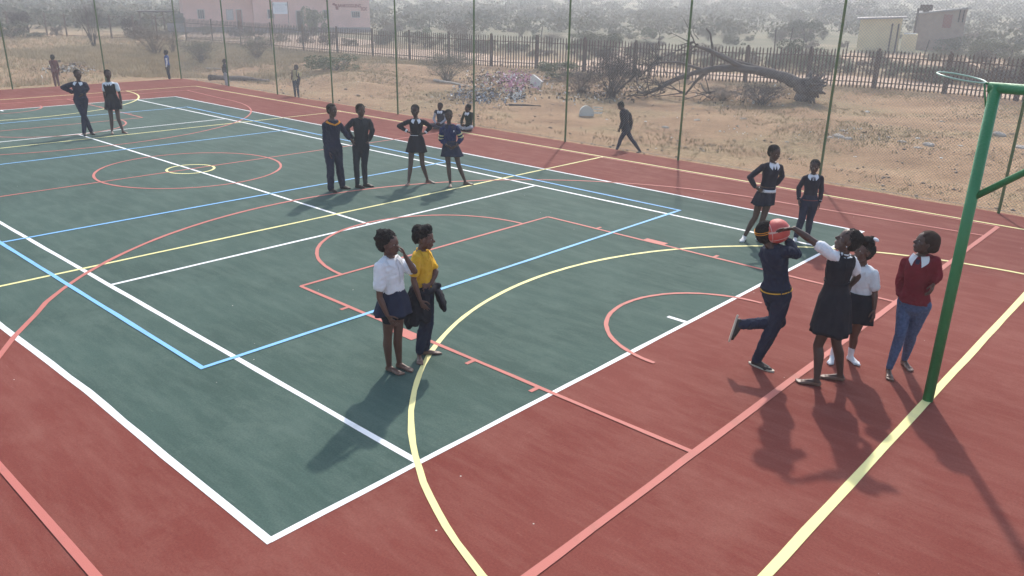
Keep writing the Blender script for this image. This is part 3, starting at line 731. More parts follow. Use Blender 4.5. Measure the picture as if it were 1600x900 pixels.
px_plant('thorn_bush', 'bush', 'leafless grey thorn bush right behind the far corner post', 270, 84, 50, 36, 'thorn', 1, M_TW, M_TW)
px_plant('evergreen_bush', 'bush', 'large blue green bush at the left edge behind the wire fence', 18, 60, 30, 60, 'bush', 1, M_LD, M_TWD)
px_plant('thorn_tree', 'tree', 'dark twiggy tree rising above the green bush at the left edge', 36, 58, 15, 30, 'bush', 2, M_TWD, M_TWD)
px_plant('thorn_bush', 'bush', 'small dark bush at the foot of the wire fence', 89, 57, 36, 16, 'bush', 0, M_TWD, M_TWD)
px_plant('thorn_bush', 'bush', 'low spreading bush under the wire fence by the small dark bush', 62, 58, 46, 36, 'bush', 3, M_LY, M_TW)
px_plant('thorn_bush', 'bush', 'spiky grey green bush beside the boy in grey trousers', 315, 99, 66, 62, 'bare', 1, M_LY, M_TW)
px_plant('thorn_bush', 'bush', 'grey twiggy bush in front of the palisade fence below the signboard', 402, 94, 60, 48, 'bare', 2, M_LY, M_TW)
px_plant('green_shrub', 'bush', 'low rounded green shrub under the palisade fence by the pink building', 522, 110, 80, 88, 'bush', 1, M_LG, M_TW)
px_plant('thorn_bush', 'bush', 'rounded grey twiggy shrub at the left end of the rubbish heap', 697, 126, 86, 76, 'bare', 0, M_LY, M_TW)
px_plant('green_shrub', 'bush', 'leafy green shrub behind the pink and white rubbish', 872, 124, 92, 66, 'bush', 2, M_LG, M_TW)
px_plant('thorn_bush', 'bush', 'tall dark tangle of twigs at the crown of the fallen tree', 955, 154, 88, 100, 'bare', 1, M_TWD, M_TWD)
px_plant('thorn_bush', 'bush', 'second dark tangle of dead twigs left of the fallen tree crown', 905, 146, 112, 70, 'bare', 2, M_TWD, M_TWD)
px_plant('thorn_bush', 'bush', 'dark low brush under the arching fallen trunk', 1188, 164, 134, 84, 'bare', 0, M_TWD, M_TWD)
px_plant('thorn_bush', 'bush', 'thin grey brush between the fallen trunk and its dark brush', 1130, 158, 136, 60, 'bare', 2, M_TW, M_TW)
px_plant('garden_tree', 'tree', 'round green tree growing before the dark doors of the pink building', 493, 54, 1, 40, 'bush', 0, M_LG, M_TWD)
px_plant('garden_tree', 'tree', 'large dark round tree on the slope left of the cream house', 1322, 34, -4, 90, 'bush', 1, M_LD, M_TWD)
px_plant('thorn_tree', 'tree', 'dark bluish tree just left of the tall fence post near the cream house', 1258, 66, 28, 56, 'bush', 2, M_LD, M_TWD)
px_plant('green_shrub', 'bush', 'dense green shrub in front of the grey block house', 1482, 82, 50, 46, 'bush', 0, M_LD, M_TWD)
px_plant('thorn_bush', 'bush', 'dark shrub in the track strip seen behind the netball ring', 1445, 128, 100, 90, 'bush', 2, M_LD, M_TWD)
px_plant('thorn_bush', 'bush', 'dark shrub behind the palisade fence at the right edge', 1560, 128, 104, 80, 'bush', 1, M_LD, M_TWD)
px_plant('thorn_bush', 'bush', 'dull green shrub at the yard edge right of the block house', 1545, 84, 58, 80, 'bush', 1, M_LY, M_TWD)
# scrub on the slope
def blocked(u, v):
    for a, b, c, d in ((285, 585, 0, 72), (1325, 1505, 5, 88), (195, 300, 15, 60), (470, 515, 0, 60)):
        if a < u < b and c < v < d: return True
    return False
def pal_y(u): return np.interp(u, [p_[0] for p_ in PAL], [p_[1] for p_ in PAL])
rg = np.random.RandomState(21); cnt = 0
while cnt < 215:
    u = rg.uniform(-60, 1700); top = (-4 if cnt > 90 else 22); lim = (pal_y(u) if u > 290 else 60) - 17 - .012 * max(0, u - 300)
    v = top + (lim - top) * rg.uniform(0, 1) ** .8
    if blocked(u, v) or v > lim: continue
    q = gt(u, v)
    D = np.linalg.norm(q - CAM_C)
    if D > 330 or D < 40: continue
    h = rg.uniform(.5, 1.25) * (1 if rg.rand() < .85 else 1.5); w_ = h * rg.uniform(1.1, 1.9)
    kk = rg.rand(); kind = 'bush' if kk < .72 else 'bare'; vv = rg.randint(0, 3) if D < 75 else 3 + rg.randint(0, 2)
    if kind == 'bare': vv = rg.randint(0, 3)
    mc, col_ = [(M_LY, 'grey green'), (M_LD, 'dark'), (M_LG, 'green'), (M_TW, 'grey')][rg.choice(4, p=[.42, .27, .13, .18])]
    plant('scrub_bush', 'bush', '%s scrub bush on the open veld beyond the palisade fence' % col_, q, h, w_, kind, vv, mc, M_TW, '%s scrub bushes beyond the palisade fence' % col_); cnt += 1
# dark low shrubs directly behind the track
for i in range(34):
    u = 330 + i * 38 + rg.uniform(-12, 12); v = pal_y(u) - rg.uniform(20, 27) - (3 if u < 700 else 0)
    if u < 590: v = pal_y(u) - rg.uniform(12, 16)
    q = gt(u, v); h = rg.uniform(.6, 1.25)
    plant('scrub_bush', 'bush', 'dark low bush along the far side of the sandy track', q, h, h * rg.uniform(1.2, 2.0), 'bush', rg.randint(0, 3), [M_LD, M_TWD, M_LY][rg.randint(0, 3)], M_TWD, 'dark low bushes along the sandy track')
# the far mass of scrub, uncountable
rg = np.random.RandomState(5); Vs = []; n = 4600
az = np.arctan2(CAM_R[2][1], CAM_R[2][0]); cs = []
while len(cs) < n:
    a = az + rg.uniform(-.75, .75); D = 95 + 800 * rg.uniform(0, 1) ** 1.25; x, y = CAM_C[0] + D * math.cos(a), CAM_C[1] + D * math.sin(a)
    if 0.35 * math.sin(x * .021 + 1) + .35 * math.sin(y * .027 + x * .01) + rg.uniform(-1, .75) > .25: continue
    cs.append((x, y, D))
cs = np.array(cs); z = tz(cs[:, 0], cs[:, 1]); per = 110; tot = n * per
size = rg.uniform(.9, 2.4, n) * (1 + cs[:, 2] / 700); d = rg.normal(0, 1, (tot, 3)); d /= np.linalg.norm(d, axis=1)[:, None]; ci = np.repeat(np.arange(n), per)
sub = rg.normal(0, .4, (tot, 3)); c = np.stack([cs[ci, 0], cs[ci, 1], z[ci]], 1) + (d * .55 + sub * .45) * size[ci][:, None] * np.array([1, 1, .42]); c[:, 2] += size[ci] * .34
a = rg.normal(0, 1, (tot, 3)); a /= np.linalg.norm(a, axis=1)[:, None]; b = np.cross(a, rg.normal(0, 1, (tot, 3))); b /= np.linalg.norm(b, axis=1)[:, None]; s_ = size[ci][:, None] * rg.uniform(.06, .14, (tot, 1))
V = np.stack([c - a * s_, c + b * s_ * .6, c + a * s_, c - b * s_ * .6], 1).reshape(-1, 3)
tag(mesh_obj('far_scrub', V, np.arange(tot * 4).reshape(-1, 4), leaf_mat('far_scrub_leaves', (.085, .098, .058), (.20, .18, .115), .03)), 'hazy grey green scrub covering the distant slope', 'scrub', kind='stuff')

# ---- the fallen tree
pa, pb = gt(1262, 160), gt(950, 152); td = nrm([*(pb - pa)[:2], 0]); tn = np.array([-td[1], td[0], 0])
def tp(u, v, d=0.0): r = ray(u, v); s_ = ((pa + tn * d - CAM_C) @ tn) / (r @ tn); return CAM_C + r * s_
ft = empty('fallen_tree', pa, 'long dead tree trunk arching over the ground with torn roots at its right end', 'fallen tree')
def limb_(name, pts, rad, n=10, seed=1, amp=.03):
    rg = np.random.RandomState(seed); P = [np.array(x) for x in pts]; Q = []; Rr = []
    for i in range(len(P) - 1):
        for k in range(4): w_ = k / 4; Q.append(P[i] * (1 - w_) + P[i+1] * w_ + rg.uniform(-amp, amp, 3) * rad[i]/.1*.3); Rr.append((rad[i] * (1 - w_) + rad[i+1] * w_) * rg.uniform(.88, 1.12))
    Q.append(P[-1]); Rr.append(rad[-1]); mb = MB(); mb.tube(Q, Rr, n); mb.build(name, M_BARK, ft, True)
limb_('trunk', [tp(1248, 163), tp(1256, 145), tp(1245, 130), tp(1222, 119), tp(1187, 111), tp(1150, 106), tp(1117, 107), tp(1090, 112), tp(1060, 122), tp(1032, 137), tp(1008, 148)], [.27, .27, .24, .205, .18, .155, .13, .11, .09, .075, .05], 12)
limb_('limb', [tp(1110, 108), tp(1088, 126, -.2), tp(1071, 148, -.5)], [.09, .07, .04], 8, 2)
limb_('limb', [tp(1095, 108), tp(1060, 97, .4), tp(1030, 98, .6), tp(1016, 106, .7), tp(1000, 117, .9)], [.07, .05, .045, .035, .02], 8, 3)
limb_('limb', [tp(1113, 107), tp(1113, 74, .1), tp(1110, 52, .2), tp(1103, 44, .2)], [.05, .045, .035, .03], 8, 4)
limb_('limb', [tp(1160, 106), tp(1135, 92, .3), tp(1108, 78, .6), tp(1085, 72, .9)], [.10, .10, .08, .03], 8, 5)
limb_('limb', [tp(1200, 108), tp(1150, 96, -.3), tp(1124, 82, -.5)], [.05, .05, .02], 8, 6)
limb_('limb', [tp(1095, 130, -.2), tp(1100, 140, .2), tp(1112, 150, .4)], [.03, .03, .015], 6, 7)
rg = np.random.RandomState(8); mb = MB(); c0 = tp(1262, 135)
for i in range(70):
    d = nrm(-td * 1.0 + rg.normal(0, .65, 3)); l = rg.uniform(.3, .8); e = c0 + d * l; e[2] = max(e[2], c0[2] - .75); mb.tube([c0 + rg.normal(0, .12, 3), (c0 + e) / 2 + rg.normal(0, .07, 3), e], [.17, .10, .03], 6)
mb.build('root_plate', M_BARK, ft, True)
mb = MB(); src = [tp(1008, 148), tp(1032, 137), tp(1060, 122), tp(1000, 117, .9), tp(1016, 106, .7), tp(1071, 148, -.5), tp(1085, 72, .9), tp(1112, 150, .4), tp(1030, 98, .6)]
for i in range(90):
    s0 = src[rg.randint(0, len(src))] + rg.normal(0, .12, 3); d = nrm(td * rg.uniform(.1, 1.2) + rg.normal(0, .7, 3)); l = rg.uniform(.4, 1.5); e = s0 + d * l; e[2] = max(e[2], float(tz(e[0], e[1])) + .02); m0 = (s0 + e) / 2 + rg.normal(0, .10, 3); m0[2] = max(m0[2], -.3)
    mb.tube([s0, m0, e], [.028, .017, .006], 4); 
    for _ in range(3): f = rg.uniform(.2, 1); s1 = m0 + (e - m0) * f; e1 = s1 + nrm(rg.normal(0, 1, 3) + d) * rg.uniform(.15, .5); e1[2] = max(e1[2], -.4); mb.tube([s1, e1], [.010, .004], 3)
mb.build('dead_twigs', M_TWD, ft)

# ---- rubbish, stones, logs, chair
rg = np.random.RandomState(31)
M_PAPER = mat('pale_pink_litter', (.60, .30, .42), .7); M_PAPER2 = mat('white_litter', (.70, .70, .68), .6); M_BLUEP = mat('blue_grey_plastic', (.13, .20, .31), .6); M_BLUEP2 = mat('pale_blue_plastic', (.34, .38, .44), .6); M_RAG = mat('dark_rubbish', (.10, .085, .075), .9); M_TANR = mat('brown_litter', (.30, .22, .15), .9)
mb = MB()
def shards(mb, u0, u1, v0, v1, n, size, ms, lift=.25):
    for i in range(n):
        u = rg.normal((u0 + u1) / 2, (u1 - u0) / 4.2); v = rg.normal((v0 + v1) / 2, (v1 - v0) / 4.2); q = gt(u, v); s_ = size * rg.uniform(.4, 1.5); R3 = np.linalg.qr(rg.normal(0, 1, (3, 3)))[0]
        mb.box(q + np.array([0, 0, rg.uniform(0, lift)]), (s_, s_ * rg.uniform(.25, .8), s_ * rg.uniform(.04, .14)), R3, mi=ms[rg.randint(0, len(ms))])
shards(mb, 768, 848, 114, 144, 900, .095, [0, 0, 4, 1, 0, 3], .22); shards(mb, 690, 812, 138, 164, 900, .085, [2, 3, 5, 1, 4, 3, 4], .10); shards(mb, 790, 830, 146, 160, 80, .12, [1, 3], .1)
shards(mb, 720, 800, 114, 142, 400, .10, [4, 4, 1, 3], .3); shards(mb, 1100, 1240, 140, 168, 300, .09, [1, 3, 3, 4], .15); shards(mb, 60, 150, 100, 118, 300, .11, [3, 3, 1, 4, 4], .1); shards(mb, 230, 420, 100, 135, 120, .07, [3, 4, 4], .05)
shards(mb, 850, 1010, 132, 164, 500, .09, [3, 3, 4, 1], .1); shards(mb, 1280, 1400, 196, 222, 150, .045, [4, 3, 4, 1], .04); shards(mb, 1050, 1250, 165, 230, 60, .06, [4, 1], .03)
tag(mb.build('rubbish_heap', None, mats=[M_PAPER, M_PAPER2, M_BLUEP, M_RAG, M_TANR, M_BLUEP2]), 'scattered heap of pale litter, plastic and rubble on the waste ground', 'rubbish', kind='stuff')
M_STONE = mat('pale_stone', (.36, .31, .26), .95, 5, (.50, .45, .39), .6, 20); M_STONEW = mat('whitish_stone', (.58, .56, .52), .9, 5, (.68, .66, .62), .4, 20); M_STONEB = mat('brown_stone', (.20, .145, .11), .95, 5, (.28, .21, .16), .6, 20)
def stone(q, s_, m, label, group):
    rgs = np.random.RandomState(int(abs(q[0] * 37 + q[1] * 11))); bm = bmesh.new(); bmesh.ops.create_icosphere(bm, subdivisions=2, radius=1)
    k = rgs.normal(0, 1, (5, 3)) * 1.7; ph = rgs.uniform(0, 6, 5); sc_ = rgs.uniform(.7, 1.3, 3) * np.array([1, .8, .5])
    V = np.array([v.co[:] for v in bm.verts]); V = V * (1 + .16 * np.sin(V @ k.T + ph).sum(1, keepdims=True) / 2) * sc_ * s_ + np.asarray(q); F = [tuple(v.index for v in f.verts) for f in bm.faces]; bm.free()
    tag(mesh_obj('stone', V, F, m, origin=q), label, 'stone', group)
for u, v, s_ in [(1309, 214, .16), (1326, 218, .13), (1296, 215, .12), (1317, 205, .10), (1410, 222, .13), (1452, 227, .16), (1434, 231, .10), (1388, 215, .08), (1470, 190, .07), (1240, 158, .12), (1500, 228, .08), (1040, 200, .1), (1090, 188, .12), (1560, 212, .2), (1596, 232, .22), (1230, 222, .08), (1162, 186, .1)]:
    stone(gt(u, v), s_, M_STONE, 'rough pale stone lying on the dry ground beyond the right side of the fence', 'pale stones beyond the fence')
for u, v, s_ in [(1470, 247, .055), (1434, 216, .06), (1009, 190, .06), (948, 187, .05), (1050, 215, .05), (1336, 245, .04), (1355, 175, .10), (675, 152, .07), (704, 165, .04), (189, 69, .16), (205, 75, .12), (100, 88, .10), (118, 107, .10), (142, 109, .12), (78, 104, .12), (1025, 232, .04), (560, 128, .05), (1125, 205, .05), (1535, 231, .04)]:
    stone(gt(u, v), s_, M_STONEW, 'small whitish stone on the bare ground beyond the fence', 'small whitish stones beyond the fence')
for u, v, s_ in [(768, 186, .06), (540, 140, .1), (560, 150, .1), (600, 120, .1), (620, 130, .12), (1000, 215, .06), (860, 200, .08), (1265, 165, .12), (1420, 205, .1), (1580, 210, .12), (120, 100, .2), (150, 98, .2), (170, 100, .2), (90, 98, .2)]:
    stone(gt(u, v), s_, M_STONEB, 'dull brown clod of earth lying beyond the fence', 'brown clods beyond the fence')
q = gt(838, 137); mb = MB(); mb.box(q + np.array([0, 0, .22]), (.75, .12, .42), np.linalg.qr(np.array([[.8, -.4, .3], [.2, .9, .3], [-.3, 0, 1.]]))[0]); tag(mb.build('concrete_slab', M_STONEW, origin=q), 'pale broken slab leaning at the right of the pink litter', 'slab')
def log(a, b, r0, r1, m, label, nm='log'):
    a, b = gt(*a), gt(*b); a[2] += r0 * .8; b[2] += r1 * .8; mb = MB(); rg_ = np.random.RandomState(3); P = [a + (b - a) * i / 6 + rg_.normal(0, r0 * .25, 3) for i in range(7)]; mb.tube(P, [r0 + (r1 - r0) * i / 6 for i in range(7)], 8); tag(mb.build(nm, m, smooth=True, origin=a), label, nm)
log((327, 125), (420, 128), .13, .10, M_BARK, 'dark log lying beside the boy in grey trousers')
log((322, 108), (352, 109), .05, .04, M_STONE, 'pale thin pole on the ground left of the boy in grey trousers', 'pole')
log((678, 127), (735, 136), .07, .04, M_STONE, 'pale dead branch at the left edge of the rubbish', 'branch')
log((820, 104), (875, 107), .05, .03, M_STONE, 'thin pale branch above the pink rubbish', 'branch')
log((795, 165), (845, 166), .04, .025, M_BARK, 'thin dark branch on the bare ground below the rubbish', 'branch')
# overturned plastic chair
q = gt(922, 181); k = pxm(q); M_PLAST = mat('white_plastic', (.55, .57, .54), .5); chair = empty('plastic_chair', q, 'white plastic garden chair lying overturned on the bare ground', 'chair')
sdv = nrm([CAM_R[0][0], CAM_R[0][1], 0]); fwv = np.array([-sdv[1], sdv[0], 0]); mb = MB(); V = []; F = []; n1, n2 = 12, 6
for lay, ro in ((0, 0), (1, .012)):
    for i in range(n1 + 1):
        for j in range(n2 + 1):
            a = math.pi * (i / n1); f = j / n2; r_ = .27 - ro; V.append(q + sdv * (-.14 - math.cos(a) * r_ * (.95 - .1 * f)) + np.array([0, 0, math.sin(a) ** .8 * (.36 - ro) * (1 - .12 * f) + .01]) + fwv * (f * .42 - .2))
w_ = n2 + 1; tot = (n1 + 1) * w_
for i in range(n1):
    for j in range(n2): a = i * w_ + j; F += [(a, a + 1, a + w_ + 1, a + w_), (tot + a, tot + a + w_, tot + a + w_ + 1, tot + a + 1)]
for i in range(n1):
    for j in (0, n2): a = i * w_ + j; F.append((a, a + w_, tot + a + w_, tot + a))
mb.add(V, F); bp_ = [(-math.cos(math.pi * i / 12) * .262, math.sin(math.pi * i / 12) ** .8 * .345) for i in range(13)]
V = [q + sdv * (-.14 + x_) + fwv * (d_ - .2) + np.array([0, 0, z_ + .012]) for d_ in (.015, .03) for x_, z_ in bp_]
mb.add(V, [tuple(range(13)), tuple(range(25, 12, -1))] + [(i, i + 1, 14 + i, 13 + i) for i in range(12)]); mb.build('seat_shell', M_PLAST, chair)
for dz, dy in ((.32, -.15), (.24, -.1), (.15, -.18), (.07, .15)):
    mb = MB(); mb.tube([q + sdv * .08 + np.array([0, 0, dz]) + fwv * dy, q + sdv * .42 + np.array([0, 0, dz * .96]) + fwv * dy], .016, 8); mb.build('leg', M_PLAST, chair, True)

# ---- dry grass, uncountable
rg = np.random.RandomState(77); n = 26000
x = rg.uniform(-46, 16, n * 3); y = rg.uniform(8.75, 40, n * 3); x2 = rg.uniform(-60, -17.9, n); y2 = rg.uniform(-14, 40, n); x = np.r_[x, x2]; y = np.r_[y, y2]
dens = .5 + .5 * np.sin(x * .55 + 1.3 * np.sin(y * .4)) * np.sin(y * .6 + 1.1 * np.sin(x * .33)) + rg.uniform(-.4, .4, len(x)); keep = (dens > .68) | (x < -24) & (rg.rand(len(x)) < .8)
d_edge = y - 8.7; keep &= (rg.rand(len(x)) < np.clip(d_edge / 6, .12, 1)) | (x < -18)
pal_line = np.interp(x, P2[:, 0][np.argsort(P2[:, 0])], P2[:, 1][np.argsort(P2[:, 0])]); keep &= y < pal_line + .6
x, y = x[keep], y[keep]; m = len(x); per = 6; X_ = np.repeat(x, per) + rg.normal(0, .07, m * per); Y_ = np.repeat(y, per) + rg.normal(0, .07, m * per); Z_ = tz(X_, Y_)
h = rg.uniform(.03, .12, m * per) * (1 + 1.3 * (X_ < -19)); a = rg.uniform(0, 6.28, m * per); wd = rg.uniform(.006, .014, m * per); lx, ly = rg.normal(0, .5, m * per) * h, rg.normal(0, .5, m * per) * h
V = np.stack([np.stack([X_ - np.cos(a) * wd, Y_ - np.sin(a) * wd, Z_ - .01], 1), np.stack([X_ + np.cos(a) * wd, Y_ + np.sin(a) * wd, Z_ - .01], 1), np.stack([X_ + lx, Y_ + ly, Z_ + h], 1)], 1).reshape(-1, 3)
tag(mesh_obj('dry_grass', V, np.arange(m * per * 3).reshape(-1, 3), mat('dry_grass_blades', (.36, .28, .165), .9, .8, (.52, .42, .26))), 'sparse dry yellow grass on the ground beyond the fence', 'grass', kind='stuff')

# ---- small clods and gravel, uncountable
rg = np.random.RandomState(99); m = 9000; x = rg.uniform(-34, 15, m); y = 8.8 + 22 * rg.uniform(0, 1, m) ** 1.4; cl = np.sin(x * .9 + 2 * np.sin(y * .5)) * np.sin(y * .8 + 1.5 * np.sin(x * .4)) + rg.uniform(-.6, .6, m); k_ = cl > .1; x, y = x[k_], y[k_]; m = len(x)
OCT = np.array([(1, 0, 0), (0, 1, 0), (-1, 0, 0), (0, -1, 0), (0, 0, 1), (0, 0, -1)], float); OF = np.array([(0, 1, 4), (1, 2, 4), (2, 3, 4), (3, 0, 4), (1, 0, 5), (2, 1, 5), (3, 2, 5), (0, 3, 5)])
sz = .012 + .05 * rg.uniform(0, 1, m) ** 3; V = OCT[None] * sz[:, None, None] * rg.uniform(.5, 1.3, (m, 6, 1)) * np.array([1, 1, .6]) + np.stack([x, y, tz(x, y) + sz * .2], 1)[:, None]
F = (OF[None] + (np.arange(m) * 6)[:, None, None]).reshape(-1, 3)
tag(mesh_obj('gravel', V.reshape(-1, 3), F, mat('gravel_earth', (.15, .11, .085), .95, .7, (.46, .38, .30))), 'small clods and gravel strewn over the bare ground', 'gravel', kind='stuff')
# ---- dusty air
hz = bpy.data.materials.new('dusty_air'); hz.use_nodes = True; N = hz.node_tree.nodes; N.clear(); o_ = N.new('ShaderNodeOutputMaterial'); vol = N.new('ShaderNodeVolumePrincipled')
vol.inputs['Color'].default_value = (.92, .945, 1.0, 1); vol.inputs['Density'].default_value = .0021; vol.inputs['Anisotropy'].default_value = .45
hz.node_tree.links.new(vol.outputs[0], o_.inputs['Volume'])
V, F = MB().box((-300, 500, 21), (1640, 1240, 66)).V[0], [(0,3,2,1),(4,5,6,7),(0,1,5,4),(1,2,6,5),(2,3,7,6),(3,0,4,7)]
V[:, 2] = np.where(V[:, 2] < 10, ZLO - 1.0, ZHI + 8.0); tag(mesh_obj('haze', V, F, hz), 'thin dusty haze over the whole place', 'haze', kind='stuff')
print('terrain z range', ZLO, ZHI)

# ================================================================== people
def skin_mat(name, c, c2): return mat(name, c, .48, 6, c2, .12, 80, spec=.45)
M_SK = [skin_mat('dark_brown_skin', (.095, .043, .030), (.120, .058, .042)), skin_mat('deep_brown_skin', (.062, .033, .025), (.082, .044, .034))]
M_FEET = skin_mat('dusty_foot_skin', (.135, .070, .050), (.185, .11, .082)); M_HAIR = mat('black_hair', (.010, .009, .009), .85, 40, (.022, .019, .018), .9, 150)
M_EYEW = mat('eye_white', (.30, .27, .25), .5); M_EYED = mat('eye_dark', (.01, .008, .006), .2)
M_LIP = mat('lip_skin', (.085, .032, .028), .5)
def cloth(name, c, k=.25, ws=14): 
    return mat(name, c, .9, 9, tuple(min(1, x * (1 + k)) for x in c), .55, ws, spec=.12, sheen=.0)
C_WHITE = cloth('white_cotton', (.70, .71, .74), .08); C_NAVY = cloth('navy_cloth', (.022, .027, .048)); C_BLACK = cloth('black_cloth', (.017, .018, .024))
C_DNAVY = cloth('dark_navy_knit', (.019, .021, .032)); C_YEL = cloth('yellow_cotton', (.62, .36, .035), .12); C_MAROON = cloth('maroon_knit', (.16, .014, .024))
C_JEANS = mat('blue_denim', (.050, .080, .16), .9, 45, (.085, .125, .23), .5, 60); C_GOLD = cloth('gold_trim', (.60, .34, .05)); C_ORANGE = cloth('orange_trim', (.55, .22, .03))
C_ROYAL = cloth('royal_blue_cloth', (.016, .027, .080)); C_GREY = cloth('grey_cloth', (.30, .30, .33)); C_CREAM = cloth('cream_cloth', (.50, .44, .24))
C_DGREEN = cloth('bottle_green_knit', (.022, .034, .028)); C_SOLE = mat('pale_sole', (.45, .40, .32), .7); C_SHOED = mat('dark_shoe_leather', (.03, .025, .022), .5)
C_SHOEW = mat('white_shoe_canvas', (.66, .64, .62), .7); C_BLUEV = cloth('bright_blue_cloth', (.035, .08, .24)); C_BROWNM = cloth('dull_maroon_cloth', (.13, .05, .05))
C_SCARF = cloth('dark_headscarf', (.035, .022, .018)); C_TIE = cloth('dark_tie', (.03, .03, .06)); C_SHIN = mat('earring_metal', (.7, .7, .65), .25, metal=.8)
C_STONEJ = cloth('dark_slate_cloth', (.025, .030, .036))

def remesh(mb, name, mat_, parent, vox, it=3, wr=0.0, wseed=0, zmin=None, fac=.5, fq=(40, 120)):
    """fuse the collected shapes into one continuous skin"""
    o = mb.build('tmp', mat_)
    m1 = o.modifiers.new('r', 'REMESH'); m1.mode = 'VOXEL'; m1.voxel_size = vox; m1.use_smooth_shade = True
    if it: m2 = o.modifiers.new('s', 'SMOOTH'); m2.iterations = it; m2.factor = fac
    dg = bpy.context.evaluated_depsgraph_get(); me = bpy.data.meshes.new_from_object(o.evaluated_get(dg))
    old = o.data; bpy.data.objects.remove(o); bpy.data.meshes.remove(old)
    n = len(me.vertices); co = np.empty(n * 3); me.vertices.foreach_get('co', co); co = co.reshape(-1, 3)
    if wr:
        no = np.empty(n * 3); me.vertices.foreach_get('normal', no); no = no.reshape(-1, 3)
        rg = np.random.RandomState(wseed); a = np.zeros(n)
        for i in range(9):
            k = rg.normal(0, 1, 3) * rg.uniform(*fq) * np.array([1, 1, .6]); a += np.sin(co @ k + rg.uniform(0, 6) + 1.3 * np.sin(co @ (k[::-1] * .4)))
        a = np.tanh(a / 2.2); co = co + no * (a * wr)[:, None]
    if zmin is not None: co[:, 2] = np.maximum(co[:, 2], zmin)
    og = np.array(parent.location); co = co - og
    me.vertices.foreach_set('co', co.ravel()); me.update(); me.name = name
    me.materials.clear(); me.materials.append(mat_)
    me.polygons.foreach_set('use_smooth', [True] * len(me.polygons))
    ob = bpy.data.objects.new(name, me); COL.objects.link(ob); ob.parent = parent
    return ob

